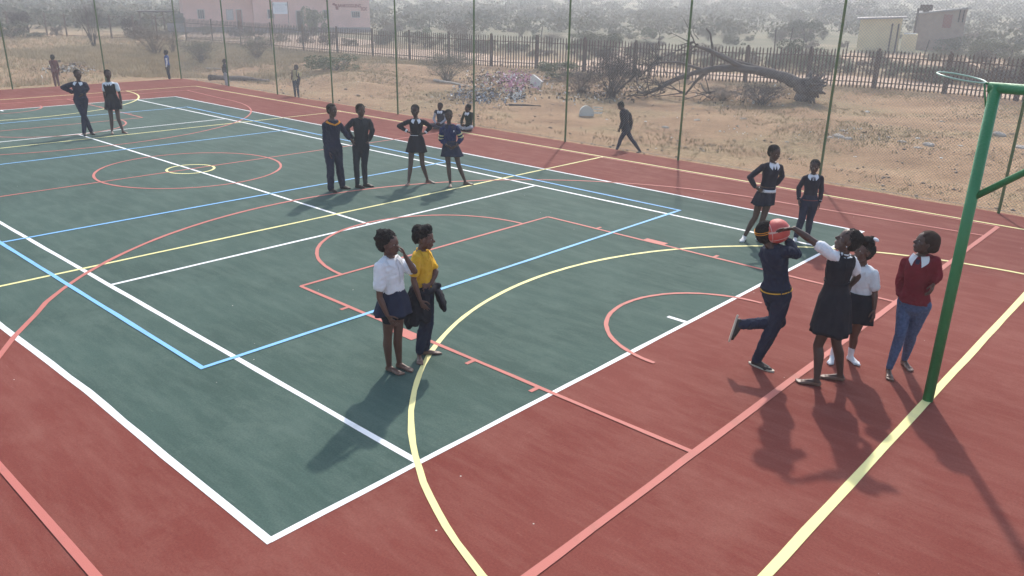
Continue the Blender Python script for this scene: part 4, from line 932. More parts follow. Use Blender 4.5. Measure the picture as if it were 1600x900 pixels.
PEOPLE = []
class Person:
    def __init__(s, base, H, az, label, px=None, gaze=None, pitch=0, zg=0.0, group=None, skin=0, slim=1.0, vox=.006, head=1.0, hipz=.515, hands=None, seat=False, bare=True, shod=False):
        s.H = H; s.k = H / 1.6; s.az = R_(az); s.zg = zg; s.slim = slim; s.vox = vox; s.skin = M_SK[skin]
        b = gp(base[0], base[1], zg); s.b = b; k = s.k
        s.root = empty('person', b, label, 'person', group)
        Fv = np.array([math.cos(s.az), math.sin(s.az), 0]); Lv = np.array([-Fv[1], Fv[0], 0]); U = np.array([0, 0, 1.0]); s.F, s.L, s.U = Fv, Lv, U
        h = lambda z, l=0, f=0: b + U * z * H + Lv * l * H + Fv * f * H
        J = {'hip': h(hipz), 'nb': h(.838), 'head': h(.925, 0, .012)}
        for q, sg in (('L', 1), ('R', -1)):
            J['sh' + q] = h(.812, sg * .108 * slim); J['el' + q] = h(.628, sg * .135, -.01); J['wr' + q] = h(.475, sg * .14, .02); J['ti' + q] = h(.372, sg * .14, .035)
            J['kn' + q] = h(.275, sg * .05, .012); J['an' + q] = h(.045, sg * .055, -.01); J['to' + q] = h(.012, sg * .065, .12)
        # photo-measured joints
        n = CAM_C - b; n[2] = 0; n = nrm(n); s.n = n
        def place(uv, d):
            r = ray(uv[0], uv[1]); p0 = b + n * d; t = ((p0 - CAM_C) @ n) / (r @ n); return CAM_C + r * t
        px = dict(px or {}); dep = lambda p: float((p - b) @ n)
        s.place = place
        for q in 'LR':
            for j, z in (('an', .06 * k), ('to', .018 * k)):
                if j + q in px and len(px[j + q]) == 2: J[j + q] = gp(*px[j + q], zg + z); px.pop(j + q)
        for q in 'LR':
            if 'an' + q in dict(px) : J['an' + q] = place(px['an' + q], px['an' + q][2])
        if 'hip' in px: J['hip'] = place(px['hip'], px['hip'][2] if len(px['hip']) > 2 else 0.0)
        for q in 'LR':
            if 'kn' + q in px and len(px['kn' + q]) == 2:
                px['kn' + q] = (*px['kn' + q], .5 * dep(J['an' + q]) + .5 * dep(J['hip']) + .03 * H * float(Fv @ n))
        for key, v in px.items():
            if key == 'hip': continue
            J[key] = place(v, v[2] if len(v) > 2 else dep(J[key]))
        for q in 'LR': J['sh' + q] = J['sh' + q] - U * .012 * H - (J['sh' + q] - J['nb']) * .06
        sl = nrm(J['shL'] - J['shR']); sl[2] *= .5; s.lat_s = nrm(sl)
        s.lat_h = Lv
        s.J = J
        for q, sg in (('L', 1), ('R', -1)): J['hj' + q] = J['hip'] + s.lat_h * sg * .052 * H * slim - U * .01 * H
        if 'tiL' not in px: J['tiL'] = J['wrL'] + nrm(nrm(J['wrL'] - J['elL']) + Fv * .15) * .105 * H
        if 'tiR' not in px: J['tiR'] = J['wrR'] + nrm(nrm(J['wrR'] - J['elR']) + Fv * .15) * .105 * H
        g = R_(gaze if gaze is not None else az); pt = R_(pitch)
        s.hf = np.array([math.cos(g) * math.cos(pt), math.sin(g) * math.cos(pt), math.sin(pt)]); s.hl = np.array([-math.sin(g), math.cos(g), 0]); s.hu = np.cross(s.hf, s.hl)
        s.hh = .150 * H * head
        bl = lambda a, c: np.linalg.norm(J[a] - J[c]) / H
        print('BONES', label[:34], {n_: [round(bl(x + q, y + q), 2) for q in 'LR'] for n_, x, y in (('ua', 'sh', 'el'), ('fa', 'el', 'wr'), ('ha', 'wr', 'ti'), ('th', 'hj', 'kn'), ('sn', 'kn', 'an'), ('ft', 'an', 'to'))}, 'spine', round(float(np.linalg.norm(J['hip'] - J['nb'])) / H, 2), 'sh', round(float(np.linalg.norm(J['shL'] - J['shR'])) / H, 2), 'nh', round(float(np.linalg.norm(J['head'] - J['nb'])) / H, 2))
        s.rings(); s.hands = hands or {}; s.body(bare, shod)
    # --- torso
    def rings(s):
        J, k = s.J, s.k; P = J['hip']; N = J['nb']; W = s.slim
        shm = (J['shL'] + J['shR']) / 2
        prof = [(-.115, .085, .075), (-.075, .128, .098), (0.0, .140, .104), (.22, .112, .083), (.40, .108, .080), (.60, .122, .092), (.78, .132, .094), (.90, .128, .078), (.97, .090, .062), (1.03, .056, .054)]
        s.prof = []
        ax = nrm(N - P)
        for t, rx, ry in prof:
            if t < 0: c = P + ax * (t * k)
            else: c = P + (N - P) * t + s.F * .012 * math.sin(math.pi * min(t, 1)) * k
            w_ = min(max(t, 0), 1); lat = nrm(s.lat_h * (1 - w_) + s.lat_s * w_); up = ax; fw = nrm(np.cross(lat, up)); lat = np.cross(up, fw)
            s.prof.append((c, lat, fw, rx * k * W, ry * k * (.5 + .5 * W)))
        s.tt = [p[0] for p in prof]
    def surf(s, t, ang, infl=0.0):
        """a point on the chest or back: t from hips 0 to neck 1, ang 0 = front, + = the person's left"""
        i = 0
        while i < len(s.tt) - 2 and s.tt[i + 1] < t: i += 1
        w_ = (t - s.tt[i]) / (s.tt[i + 1] - s.tt[i]); a, b = s.prof[i], s.prof[i + 1]
        c, lat, fw = a[0] * (1 - w_) + b[0] * w_, a[1] * (1 - w_) + b[1] * w_, a[2] * (1 - w_) + b[2] * w_
        rx, ry = a[3] * (1 - w_) + b[3] * w_ + infl, a[4] * (1 - w_) + b[4] * w_ + infl
        # np.cross(lat, up) points forward
        return c + lat * rx * math.sin(ang) + fw * ry * math.cos(ang)
    def torso(s, mb, infl, t0=-.2, t1=1.1, wid=None):
        R = [(c, x, y, rx + infl, ry + infl) for t, (c, x, y, rx, ry) in zip(s.tt, s.prof) if t0 <= t <= t1]
        mb.loft(R, 24)
    def limb(s, mb, names, rads, flat=None, n=14):
        P = [s.J[x] if isinstance(x, str) else x for x in names]
        for (a, b, r0, r1) in zip(P[:-1], P[1:], rads[:-1], rads[1:]): mb.capsule(a, b, r0 * s.k, r1 * s.k, n)
    def arm(s, mb, q, infl=0.0, upto='wr', sub=1.0, end=None):
        J = s.J; m_ = J['sh' + q]; e = J['el' + q]; w_ = J['wr' + q]
        a1 = m_ + (e - m_) * .35; f1 = e + (w_ - e) * .25; i = infl / s.k
        W = .9 + .1 * s.slim
        if upto == 'wr': s.limb(mb, [m_, a1, e, f1, w_], [.044*W + i, .040*W + i, .032*W + i, .035*W + i, .022*W + i * .9])
        elif upto == 'el':
            a = m_ + (e - m_) * (end or .62); i *= .55; s.limb(mb, [m_, m_ + (a - m_) * .5, a], [.042 + i, .043 + i, .044 + i * 1.3])
        elif upto == 'part':
            p = e + (w_ - e) * (end or .9); i *= .7; s.limb(mb, [m_, a1, e, f1, p], [.041 + i, .040 + i, .034 + i, .036 + i, .026 + i])
    def leg(s, mb, q, infl=0.0, upto='an', end=1.0, cuff=None):
        J = s.J; h_, kn, an = J['hj' + q], J['kn' + q], J['an' + q]; i = infl / s.k; W = s.slim
        calf = kn + (an - kn) * .28 - s.F * .012 * s.k; th = h_ + (kn - h_) * .4
        if upto == 'an':
            p = kn + (an - kn) * end; c = cuff if cuff is not None else .028 + i
            s.limb(mb, [h_, th, kn, calf, p], [.078*W + i, .067*W + i, .047*W + i, .049*W + i, c])
        else:
            p = h_ + (kn - h_) * end; s.limb(mb, [h_, th, p], [.080*W + i, .070*W + i, .058*W + i])
    # --- hand with five fingers
    def hand(s, mb, q):
        J = s.J; wr, ti = J['wr' + q], J['ti' + q]; k = s.k; sg = 1 if q == 'L' else -1
        d = nrm(ti - wr); o = s.hands.get(q, {})
        pn = np.asarray(o.get('palm', -s.L * sg), float); pn = nrm(pn - d * (pn @ d)); side = nrm(np.cross(d, pn)) ; 
        if side @ np.asarray(o.get('thumb', s.F), float) < 0: side = -side       # towards the thumb
        curl = o.get('curl', .35); L_ = .105 * s.H; pl = L_ * .50
        pc = wr + d * pl; r = .0125 * k
        for f in (-.6, 0, .6): mb.capsule(wr + d * .01 * k + side * f * .012 * k, pc + side * f * .027 * k, r * 1.05, r, 8, 3)
        for i, (off, ln) in enumerate([(.030, .86), (.0105, .98), (-.0095, .92), (-.029, .72)]):
            a = pc + side * off * k; dir1 = nrm(d + side * off * 5.5 + pn * curl * .5); dir2 = nrm(dir1 + pn * curl)
            fl = L_ * .5 * ln; rf = .0078 * k
            b = a + dir1 * fl * .5; c = b + dir2 * fl * .5
            mb.capsule(a - d * .012 * k, b, rf * 1.05, rf, 8, 3); mb.capsule(b, c, rf, rf * .8, 8, 3)
        a = wr + d * pl * .35 + side * .022 * k; b = a + nrm(d * .6 + side * .8 + pn * .25) * L_ * .27; c = b + nrm(d + side * .25 + pn * (.2 + curl * .5)) * L_ * .24
        mb.capsule(a, b, r * .95, r * .75, 8, 3); mb.capsule(b, c, r * .75, r * .6, 8, 3)
    def foot(s, mb, q, infl=0.0, toes=True):
        J = s.J; an, to = J['an' + q], J['to' + q]; k = s.k; d = to - an; i = infl
        gd = nrm(d); dn = s.U - gd * (s.U @ gd); 
        onfloor = abs(to[2] - s.zg) < .05 and abs(an[2] - s.zg) < .12
        if onfloor: fd = nrm(np.array([d[0], d[1], 0])); up = s.U; heel = np.array([an[0], an[1], s.zg + .026 * k]) - fd * .024 * k
        else:
            shin = nrm(s.J['kn' + q] - an); fd = nrm(d); up = nrm(shin - fd * (shin @ fd)); heel = an - up * .03 * k - fd * .024 * k
        sd = np.cross(up, fd) * (1 if q == 'L' else -1); L_ = .150 * s.H
        z = up * 0
        ball = heel + fd * L_ * .62 - up * .008 * k
        mb.capsule(an, heel, .030 * k + i, .026 * k + i, 12, 4)
        mb.capsule(heel, heel + fd * L_ * .45 + up * .0 * k - sd * .0, .026 * k + i, .026 * k + i, 12, 4, flat=up, squash=.95)
        mb.capsule(an + up * -.01 * k, ball + up * .006 * k, .027 * k + i, .016 * k + i, 12, 4)
        for f in (-1, -.3, .4, 1): mb.capsule(heel + fd * L_ * .25 + sd * f * .008 * k, ball + sd * f * .022 * k, .018 * k + i, .0165 * k + i, 10, 3)
        if toes:
            for j, (o_, ln, rt) in enumerate([(-.026, .26, .0125), (-.008, .25, .0095), (.006, .225, .009), (.0185, .19, .0085), (.030, .15, .0085)]):
                a = ball + sd * o_ * k - up * .004 * k; mb.capsule(a, a + fd * L_ * ln, .012 * k, rt * k, 8, 3)
        else: mb.capsule(ball, ball + fd * L_ * .16, .022 * k + i, .016 * k + i, 10, 3, flat=up, squash=.8)
        return heel, fd, up, sd, L_
    def body(s, bare, shod):
        k = s.k; J = s.J; mb = MB(); s.torso(mb, -.006 * k)
        for q in 'LR':
            s.limb(mb, [J['nb'] - s.U * .018 * k + (J['sh' + q] - J['nb']) * .12, J['sh' + q]], [.040, .038])
            s.arm(mb, q); s.leg(mb, q)
            s.hand(mb, q)
            s.foot(mb, q, 0.0, toes=not shod)
        c = J['head']; h = s.hh; f, l, u = s.hf, s.hl, s.hu; A = np.stack([l, f, u]); g = lambda F_, L_, U_: c + (f * F_ + l * L_ + u * U_) * h
        mb.capsule(J['nb'] - s.U * .03 * k, g(-.10, 0, -.25), .047 * k, .043 * k, 16)
        for q in 'LR': mb.capsule(J['nb'] + s.U * .012 * k, J['nb'] + (J['sh' + q] - J['nb']) * .75 - s.U * .004 * k, .032 * k, .030 * k)
        mb.ellip(g(-.04, 0, .12), A, (.345 * h, .425 * h, .375 * h), 20, 14)
        mb.ellip(g(.06, 0, -.17), A, (.275 * h, .30 * h, .33 * h), 18, 12)
        mb.capsule(g(.20, .05, -.40), g(.20, -.05, -.40), .105 * h, .105 * h)       # chin
        mb.capsule(g(.10, .2, -.22), g(.22, .05, -.40), .09 * h, .08 * h); mb.capsule(g(.10, -.2, -.22), g(.22, -.05, -.40), .09 * h, .08 * h)
        mb.capsule(g(.335, 0, .03), g(.42, 0, -.12), .035 * h, .058 * h); mb.capsule(g(.37, .055, -.135), g(.37, -.055, -.135), .045 * h, .045 * h)
        mb.capsule(g(.31, .16, .075), g(.345, -.0, .075), .045 * h, .04 * h); mb.capsule(g(.31, -.16, .075), g(.345, 0, .075), .045 * h, .04 * h)
        mb.capsule(g(.335, .075, -.245), g(.335, -.075, -.245), .04 * h, .04 * h); mb.capsule(g(.325, .065, -.305), g(.325, -.065, -.305), .042 * h, .042 * h)
        mb.capsule(g(.22, .2, -.06), g(.18, .22, -.10), .09 * h, .09 * h); mb.capsule(g(.22, -.2, -.06), g(.18, -.22, -.10), .09 * h, .09 * h)
        for sg in (1, -1): mb.ellip(g(-.03, sg * .335, -.03), np.stack([nrm(l * sg + f * -.3), nrm(f + l * sg * .3), u]), (.035 * h, .075 * h, .115 * h), 10, 8)
        s.bodyobj = remesh(mb, 'body', s.skin, s.root, s.vox, 2)
        if not shod:        # barefoot: dusty paler feet
            me = s.bodyobj.data; me.materials.append(M_FEET); nf = len(me.polygons); ctr = np.empty(nf * 3); me.polygons.foreach_get('center', ctr); ctr = ctr.reshape(-1, 3)
            me.polygons.foreach_set('material_index', ((ctr[:, 2] < .042 * k) & (ctr[:, 2] + s.b[2] - s.zg < .05)).astype(np.int32))
        for sg in (1, -1):
            e = MB(); e.ellip(g(.305, sg * .135, .01), A, (.062 * h, .05 * h, .034 * h), 10, 8)
            n0 = len(e.F); e.ellip(g(.338, sg * .135, .01), A, (.032 * h, .026 * h, .031 * h), 8, 6); e.MI = [0] * n0 + [1] * (len(e.F) - n0)
            e.build('eye', None, s.root, True, mats=[M_EYEW, M_EYED])
        m_ = MB(); m_.capsule(g(.362, .07, -.262), g(.362, -.07, -.262), .022 * h, .022 * h, 8, 3); m_.capsule(g(.352, .06, -.305), g(.352, -.06, -.305), .026 * h, .026 * h, 8, 3)
        m_.build('lips', M_LIP, s.root, True)
        s.g = g; s.A = A
    # --- hair and head wear
    def hair(s, kind='short', mat_=None):
        h = s.hh; g = s.g; A = s.A; mb = MB(); 
        if kind == 'short':
            mb.ellip(g(-.085, 0, .175), A, (.365 * h, .425 * h, .365 * h), 20, 14); mb.ellip(g(-.18, 0, .02), A, (.335 * h, .30 * h, .36 * h), 18, 12)
        elif kind == 'afro':
            mb.ellip(g(-.14, 0, .22), A, (.42 * h, .46 * h, .42 * h), 20, 14); mb.ellip(g(-.30, 0, .05), A, (.38 * h, .30 * h, .42 * h), 18, 12)
            rg = np.random.RandomState(4)
            for i in range(16): a = rg.uniform(0, 6.28); e = rg.uniform(.0, .9); mb.ellip(g(-.16 + .36 * math.cos(a) * math.cos(e) - .05, .36 * math.sin(a) * math.cos(e), .22 + .40 * math.sin(e)), A, (.11 * h,) * 3, 8, 6)
        elif kind == 'flattop':
            mb.ellip(g(-.10, 0, .20), A, (.37 * h, .43 * h, .38 * h), 20, 14)
            mb.ellip(g(.02, 0, .45), A, (.33 * h, .32 * h, .20 * h), 18, 10); mb.ellip(g(.12, 0, .52), A, (.26 * h, .22 * h, .16 * h), 12, 8)
            rg = np.random.RandomState(9)
            for i in range(14): a = rg.uniform(0, 6.28); mb.ellip(g(-.08 + .34 * math.cos(a), .28 * math.sin(a), rg.uniform(.3, .58)), A, (.10 * h,) * 3, 8, 6)
            mb.ellip(g(-.38, 0, .10), A, (.30 * h, .22 * h, .36 * h), 14, 10); mb.ellip(g(-.30, 0, .38), A, (.34 * h, .30 * h, .28 * h), 14, 10)
        elif kind == 'puff':
            mb.ellip(g(-.09, 0, .165), A, (.36 * h, .425 * h, .36 * h), 20, 14); mb.ellip(g(-.2, 0, .02), A, (.33 * h, .29 * h, .34 * h), 18, 12)
            mb.ellip(g(-.60, 0, .34), A, (.20 * h, .22 * h, .20 * h), 14, 10); mb.ellip(g(-.78, .06, .36), A, (.13 * h,) * 3, 10, 8); mb.ellip(g(-.68, -.1, .5), A, (.11 * h,) * 3, 10, 8); mb.ellip(g(-.48, 0, .26), A, (.12 * h,) * 3, 10, 8)
        elif kind == 'scarf':
            mb.ellip(g(-.09, 0, .17), A, (.385 * h, .44 * h, .385 * h), 20, 14); mb.ellip(g(-.28, 0, .02), A, (.35 * h, .30 * h, .38 * h), 18, 12); mb.ellip(g(-.42, 0, -.10), A, (.24 * h, .2 * h, .24 * h), 12, 10)
        elif kind == 'band':
            mb.ellip(g(-.06, 0, .15), A, (.375 * h, .435 * h, .385 * h), 20, 14); mb.ellip(g(-.16, 0, -.02), A, (.345 * h, .32 * h, .38 * h), 18, 12)
        return remesh(mb, 'headscarf' if kind == 'scarf' else 'hair', mat_ or M_HAIR, s.root, max(s.vox, .007), 1, wr=.0055 * s.k if kind != 'scarf' else .002, wseed=int(s.H * 1000), fq=(150, 420) if kind != 'scarf' else (40, 90))
    # --- clothes
    def top(s, name, mat_, sleeves='long', infl=.014, t0=-.08, t1=1.0, end=None, wr=.0028, extra=None, wseed=1):
        mb = MB(); k = s.k; J = s.J; s.torso(mb, infl * k, t0, t1)
        for q in 'LR':
            s.limb(mb, [J['nb'] - s.U * .030 * k + (J['sh' + q] - J['nb']) * .22, J['sh' + q]], [.036 + infl * .8, .036 + infl * .6])
            if sleeves == 'long': s.arm(mb, q, infl * k, 'part', end=end or .93)
            elif sleeves == 'rolled': s.arm(mb, q, infl * k, 'part', end=end or .55)
            elif sleeves == 'short': s.arm(mb, q, (infl + .004) * k, 'el', end=end or .62)
            elif sleeves == 'none': s.arm(mb, q, infl * k, 'el', end=.14)
        for q in 'LR': mb.capsule(J['nb'] - s.U * .004 * k + (J['sh' + q] - J['nb']) * .28, J['nb'] + (J['sh' + q] - J['nb']) * .8, (.028 + infl * .7) * k, (.030 + infl * .7) * k)
        if extra: extra(mb)
        return remesh(mb, name, mat_, s.root, max(s.vox, .007), 2, wr=wr * k, wseed=abs(wseed + int(s.b[0] * 10)))
    def bottoms(s, name, mat_, infl=.016, end=.93, cuff=None, t1=.22, wr=.003):
        mb = MB(); s.torso(mb, infl * s.k, -.2, t1)
        for q in 'LR': s.leg(mb, q, infl * s.k, 'an', end, cuff)
        return remesh(mb, name, mat_, s.root, max(s.vox, .007), 2, wr=wr * s.k, wseed=abs(int(s.b[1] * 10)) + 5)
    def skirt(s, mat_, hem, flare=.05, t_top=.24, infl=.018, pleats=14, name='skirt', sway=(0, 0)):
        """open flared skirt from the waist to the height `hem` (metres above the ground), with folds"""
        k = s.k; J = s.J; z0 = s.surf(t_top, 0)[2]; rg = np.random.RandomState(abs(int(hem * 100) + int(s.b[0] * 7))); ph = rg.uniform(0, 6.28, 3)
        n = 64; m = 14; V = []
        kn = (J['knL'] + J['knR']) / 2; hp = J['hip']
        for layer in (0, 1):
            for i in range(m + 1):
                w_ = i / m; z = z0 + (s.zg + hem - z0) * w_
                if z > hp[2]: t = t_top * (z - hp[2]) / max(1e-6, z0 - hp[2]); cc = s.surf(t, 0) * .5 + s.surf(t, math.pi) * .5; pr = [s.surf(t, a) for a in (0, math.pi / 2)]; rx = np.linalg.norm(pr[1] - cc); ry = np.linalg.norm(pr[0] - cc); c = cc.copy()
                else:
                    u_ = min(1.2, (hp[2] - z) / max(.05, hp[2] - kn[2])); c = hp + (kn - hp) * u_
                    spread = np.linalg.norm((J['knL'] - J['knR'])[:2]) * .5
                    rx = .140 * k * s.slim + u_ * max(0, spread - .05 * s.H) * .9; ry = .106 * k
                c = np.array([c[0] + sway[0] * w_, c[1] + sway[1] * w_, z]); fl = flare * w_ ** 1.1
                for j in range(n):
                    a = 2 * math.pi * j / n
                    pl_ = (math.sin(pleats * a + ph[0]) * .010 + math.sin(5 * a + ph[1]) * .010 + math.sin(3 * a + ph[2]) * .010) * (w_ ** 1.3) * k
                    rr_ = infl * k + fl * k + pl_ - (.005 if layer else 0)
                    dz = (math.sin(3 * a + ph[1]) * .008) * w_
                    V.append(c + s.lat_h * (rx + rr_) * math.sin(a) + s.F * (ry + rr_) * math.cos(a) + s.U * dz)
        F = []
        q = (m + 1) * n
        for i in range(m):
            for j in range(n):
                a0, a1, b0, b1 = i*n+j, i*n+(j+1) % n, (i+1)*n+j, (i+1)*n+(j+1) % n
                F.append((a0, b0, b1, a1)); F.append((q+a0, q+a1, q+b1, q+b0))
        for j in range(n): F.append((m*n+j, q+m*n+j, q+m*n+(j+1) % n, m*n+(j+1) % n)); F.append((j, (j+1) % n, q+(j+1) % n, q+j))
        return mesh_obj(name, V, F, mat_, s.root, True)
    def patch(s, name, pts, mat_, infl, thick=.004, parent=None, sub=6):
        """small cloth piece lying on the chest: pts = (t, angle) corners, as a quad grid"""
        (t00, a00), (t01, a01), (t11, a11), (t10, a10) = pts; n = sub; V = []
        for L_ in (0, thick):
            for i in range(n + 1):
                for j in range(n + 1):
                    u_, v_ = i / n, j / n
                    t = (t00*(1-u_) + t10*u_)*(1-v_) + (t01*(1-u_) + t11*u_)*v_; a = (a00*(1-u_) + a10*u_)*(1-v_) + (a01*(1-u_) + a11*u_)*v_
                    V.append(s.surf(t, a, infl * s.k + L_))
        F = []; q = (n + 1) ** 2
        for i in range(n):
            for j in range(n):
                a = i*(n+1)+j; F.append((a, a+1, a+n+2, a+n+1)); F.append((q+a, q+a+n+1, q+a+n+2, q+a+1))
        rim = [i for i in range(n+1)] + [(i+1)*(n+1)-1 for i in range(1, n+1)] + [n*(n+1)+j for j in range(n-1, -1, -1)] + [i*(n+1) for i in range(n-1, 0, -1)]
        for a, b in zip(rim, rim[1:] + rim[:1]): F.append((a, b, q+b, q+a))
        return V, F
    def collar(s, mat_=None, infl=.020, size=1.0, insert=True, skin_v=False):
        mat_ = mat_ or C_WHITE; k = s.k; mb = MB(); J = s.J
        c = J['nb']; ax = nrm(J['head'] - J['nb'] + s.U * .1); f = nrm(s.F - ax * (s.F @ ax)); l = np.cross(ax, f)
        n = 24
        for lay in (0, 1): pass
        V = []; 
        for r_, z in ((.050, -.028), (.053, .014), (.049, .014), (.046, -.028)):
            for j in range(n):
                a = 2 * math.pi * j / n; dip = -.030 * max(0, math.cos(a)) ** 2
                V.append(c + (l * math.sin(a) + f * math.cos(a)) * r_ * k * 1.0 + ax * (z + dip) * k)
        F = [(i*n+j, i*n+(j+1) % n, ((i+1) % 4)*n+(j+1) % n, ((i+1) % 4)*n+j) for i in range(4) for j in range(n)]
        mb.add(V, F)
        for sg in (1, -1):
            V, F = s.patch('', [(1.0, sg * .16), (.80, sg * .32 * size), (.87, sg * .58 * size), (1.02, sg * 1.05)], mat_, infl, .006); mb.add(V, F)
        if insert:
            V, F = s.patch('', [(.99, -.28), (.82, -.02), (.82, .02), (.99, .28)], mat_, infl - .003, .004); mb.add(V, F)
        return mb.build('collar', mat_, s.root, True)
    def band(s, name, t, mat_, infl=.018, wd=.03, front=None):
        V = []; n = 40; mb = MB(); a0, a1 = front or (0, 2 * math.pi)
        for d, o in ((0, 0), (0, .005), (wd, .005), (wd, 0)):
            for j in range(n + 1): V.append(s.surf(t + d, a0 + (a1 - a0) * j / n, infl * s.k + o))
        F = [(i*(n+1)+j, i*(n+1)+j+1, ((i+1) % 4)*(n+1)+j+1, ((i+1) % 4)*(n+1)+j) for i in range(4) for j in range(n)]
        mb.add(V, F); return mb.build(name, mat_, s.root, True)
    def cuffs(s, mat_, f=.90, r=.034, ln=.12, name='cuff'):
        for q in 'LR':
            e, w_ = s.J['el' + q], s.J['wr' + q]; mb = MB(); a = e + (w_ - e) * f; b = e + (w_ - e) * (f + ln)
            mb.tube([a, (a + b) / 2, b], [r * s.k, (r + .002) * s.k, r * .95 * s.k], 14); mb.build(name, mat_, s.root, True)
    def shoe(s, mat_, sole=None, name='shoe', infl=.008):
        for q in 'LR':
            mb = MB(); hl, fd, up, sd, L_ = s.foot(mb, q, infl * s.k, toes=False)
            o = remesh(mb, name, mat_, s.root, max(s.vox, .007), 2, zmin=s.zg if abs(s.J['an' + q][2] - s.zg) < .12 else None)
            if sole is not None:
                m2 = MB(); k = s.k; c = hl + fd * L_ * .36 - up * (.026 * k + infl * .7 * k)
                if abs(s.J['an' + q][2] - s.zg) < .12: c[2] = s.zg + .009
                V = []; nn = 20
                for z in (-.008, .008):
                    for j in range(nn):
                        a = 2 * math.pi * j / nn; V.append(c + fd * math.cos(a) * (L_ * .58 + .012) + sd * math.sin(a) * (.036 * k + .006) * (1 + .12 * math.cos(a)) + up * z)
                m2.add(V, [tuple(range(nn - 1, -1, -1)), tuple(range(nn, 2 * nn))] + [(j, (j+1) % nn, nn + (j+1) % nn, nn + j) for j in range(nn)])
                so = m2.build('sole', sole, None, origin=None)
                # a sub-part of the shoe
                og = np.array(s.root.location); so.parent = o; so.location = [-x for x in og]
    def sock(s, mat_, top_=.55, foot=True):
        for q in 'LR':
            mb = MB(); kn, an = s.J['kn' + q], s.J['an' + q]; a = kn + (an - kn) * top_
            mb.capsule(a, an, .040 * s.k, .033 * s.k)
            if foot: s.foot(mb, q, .004 * s.k, toes=False)
            remesh(mb, 'sock', mat_, s.root, max(s.vox, .007), 2, wr=.001, zmin=s.zg)

def part(s, name, mb, m, smooth=True): return mb.build(name, m, s.root, smooth)

# ---- 1 girl in a white shirt, hand at her cheek
p = Person((616, 582), 1.47, 12, 'girl in a white polo shirt and short navy skirt, raising one hand to her cheek', skin=0, gaze=22, pitch=4, vox=.0055,
    px=dict(head=(608.5, 381), nb=(607, 401), shR=(592, 415), shL=(629, 410), elR=(593, 465), wrR=(605, 492), tiR=(616, 507), elL=(648, 424, .02), wrL=(633, 400, .03), tiL=(624, 380, .05),
            hip=(615, 468), knR=(606, 525), knL=(622, 522), anR=(608, 572), toR=(628, 584), anL=(624, 567), toL=(643, 578)),
    hands={'L': dict(palm=(-.3, -.9, 0), curl=.7, thumb=(0, 0, 1)), 'R': dict(curl=.4)})
p.hair('afro'); p.top('polo_shirt', C_WHITE, 'short', .025, t0=.2, end=.62, wr=.004); p.skirt(C_NAVY, .655, .070, .34, .012, pleats=9); p.collar(C_WHITE, .030, insert=False)
mb = MB(); V, F = p.patch('', [(.95, -.06), (.42, -.05), (.42, .05), (.95, .06)], C_WHITE, .031, .003, sub=10); mb.add(V, F); part(p, 'button_placket', mb, C_WHITE)
mb = MB()
for q in 'LR': p.leg(mb, q, .008, 'kn', .50)
remesh(mb, 'undershorts', C_BLACK, p.root, .008, 1)

# ---- 2 girl in a yellow shirt
p = Person((662, 562), 1.43, 25, 'girl in a yellow polo shirt with a dark jacket knotted round her hips', skin=0, gaze=40, pitch=0, vox=.0055,
    px=dict(head=(664, 373), nb=(657.5, 391), shR=(649, 403), shL=(669, 400), elR=(646, 437), wrR=(656, 468), tiR=(665, 485), elL=(681, 425, -.02), wrL=(674, 443, .06), tiL=(664, 447, .1),
            hip=(661, 457), knR=(665, 507), knL=(669, 505, -.02), anR=(655, 553), toR=(656.5, 568), anL=(664, 547), toL=(680, 551)),
    hands={'R': dict(curl=.35), 'L': dict(curl=.8)})
p.hair('flattop'); p.top('polo_shirt', C_YEL, 'short', .016, t0=.0, end=.66, wr=.004); p.bottoms('trousers', C_NAVY, .018, .90, .050); p.collar(C_YEL, .020, insert=False)
mb = MB(); V, F = p.patch('', [(.95, -.08), (.30, -.07), (.30, .07), (.95, .08)], C_YEL, .020, .003, sub=10); mb.add(V, F); part(p, 'button_placket', mb, C_YEL)
# the jacket knotted round the hips: a roll, a hanging back and two hanging sleeves
def hung_jacket(p):
    mb = MB(); k = p.k; P = [p.surf(.12 + .03 * math.sin(2 * a), a, .035 * k) for a in np.linspace(-2.6, 2.6, 26)]
    mb.tube(P, .030 * k, 10)
    for (t, a, dz, out, r0, r1) in [(.12, -.9, .30, .05, .045, .06), (.12, .55, .24, .10, .05, .08), (.12, .95, .22, .12, .05, .08), (.12, .2, .16, .10, .045, .06), (.10, -1.7, .32, .06, .05, .07), (.10, -2.3, .36, .06, .06, .08), (.10, 2.9, .36, .05, .06, .08), (.10, 2.2, .34, .06, .06, .08), (.10, -1.2, .26, .05, .05, .05)]:
        a0 = p.surf(t, a, .03 * k); dr = nrm(a0 - p.J['hip']); dr[2] = 0; e = a0 + dr * out * k - p.U * dz * k; md = (a0 + e) / 2 + dr * .02 * k
        mb.capsule(a0, md, r0 * k, r1 * k * .9, 10, 3, flat=dr, squash=.42); mb.capsule(md, e, r1 * k * .9, r1 * k, 10, 3, flat=dr, squash=.5)
    a0 = p.surf(.14, .45, .05 * k); mb.capsule(a0, a0 + p.F * .02, .04 * k, .035 * k)
    remesh(mb, 'tied_jacket', C_BLACK, p.root, .008, 2, wr=.004, wseed=3)
hung_jacket(p)

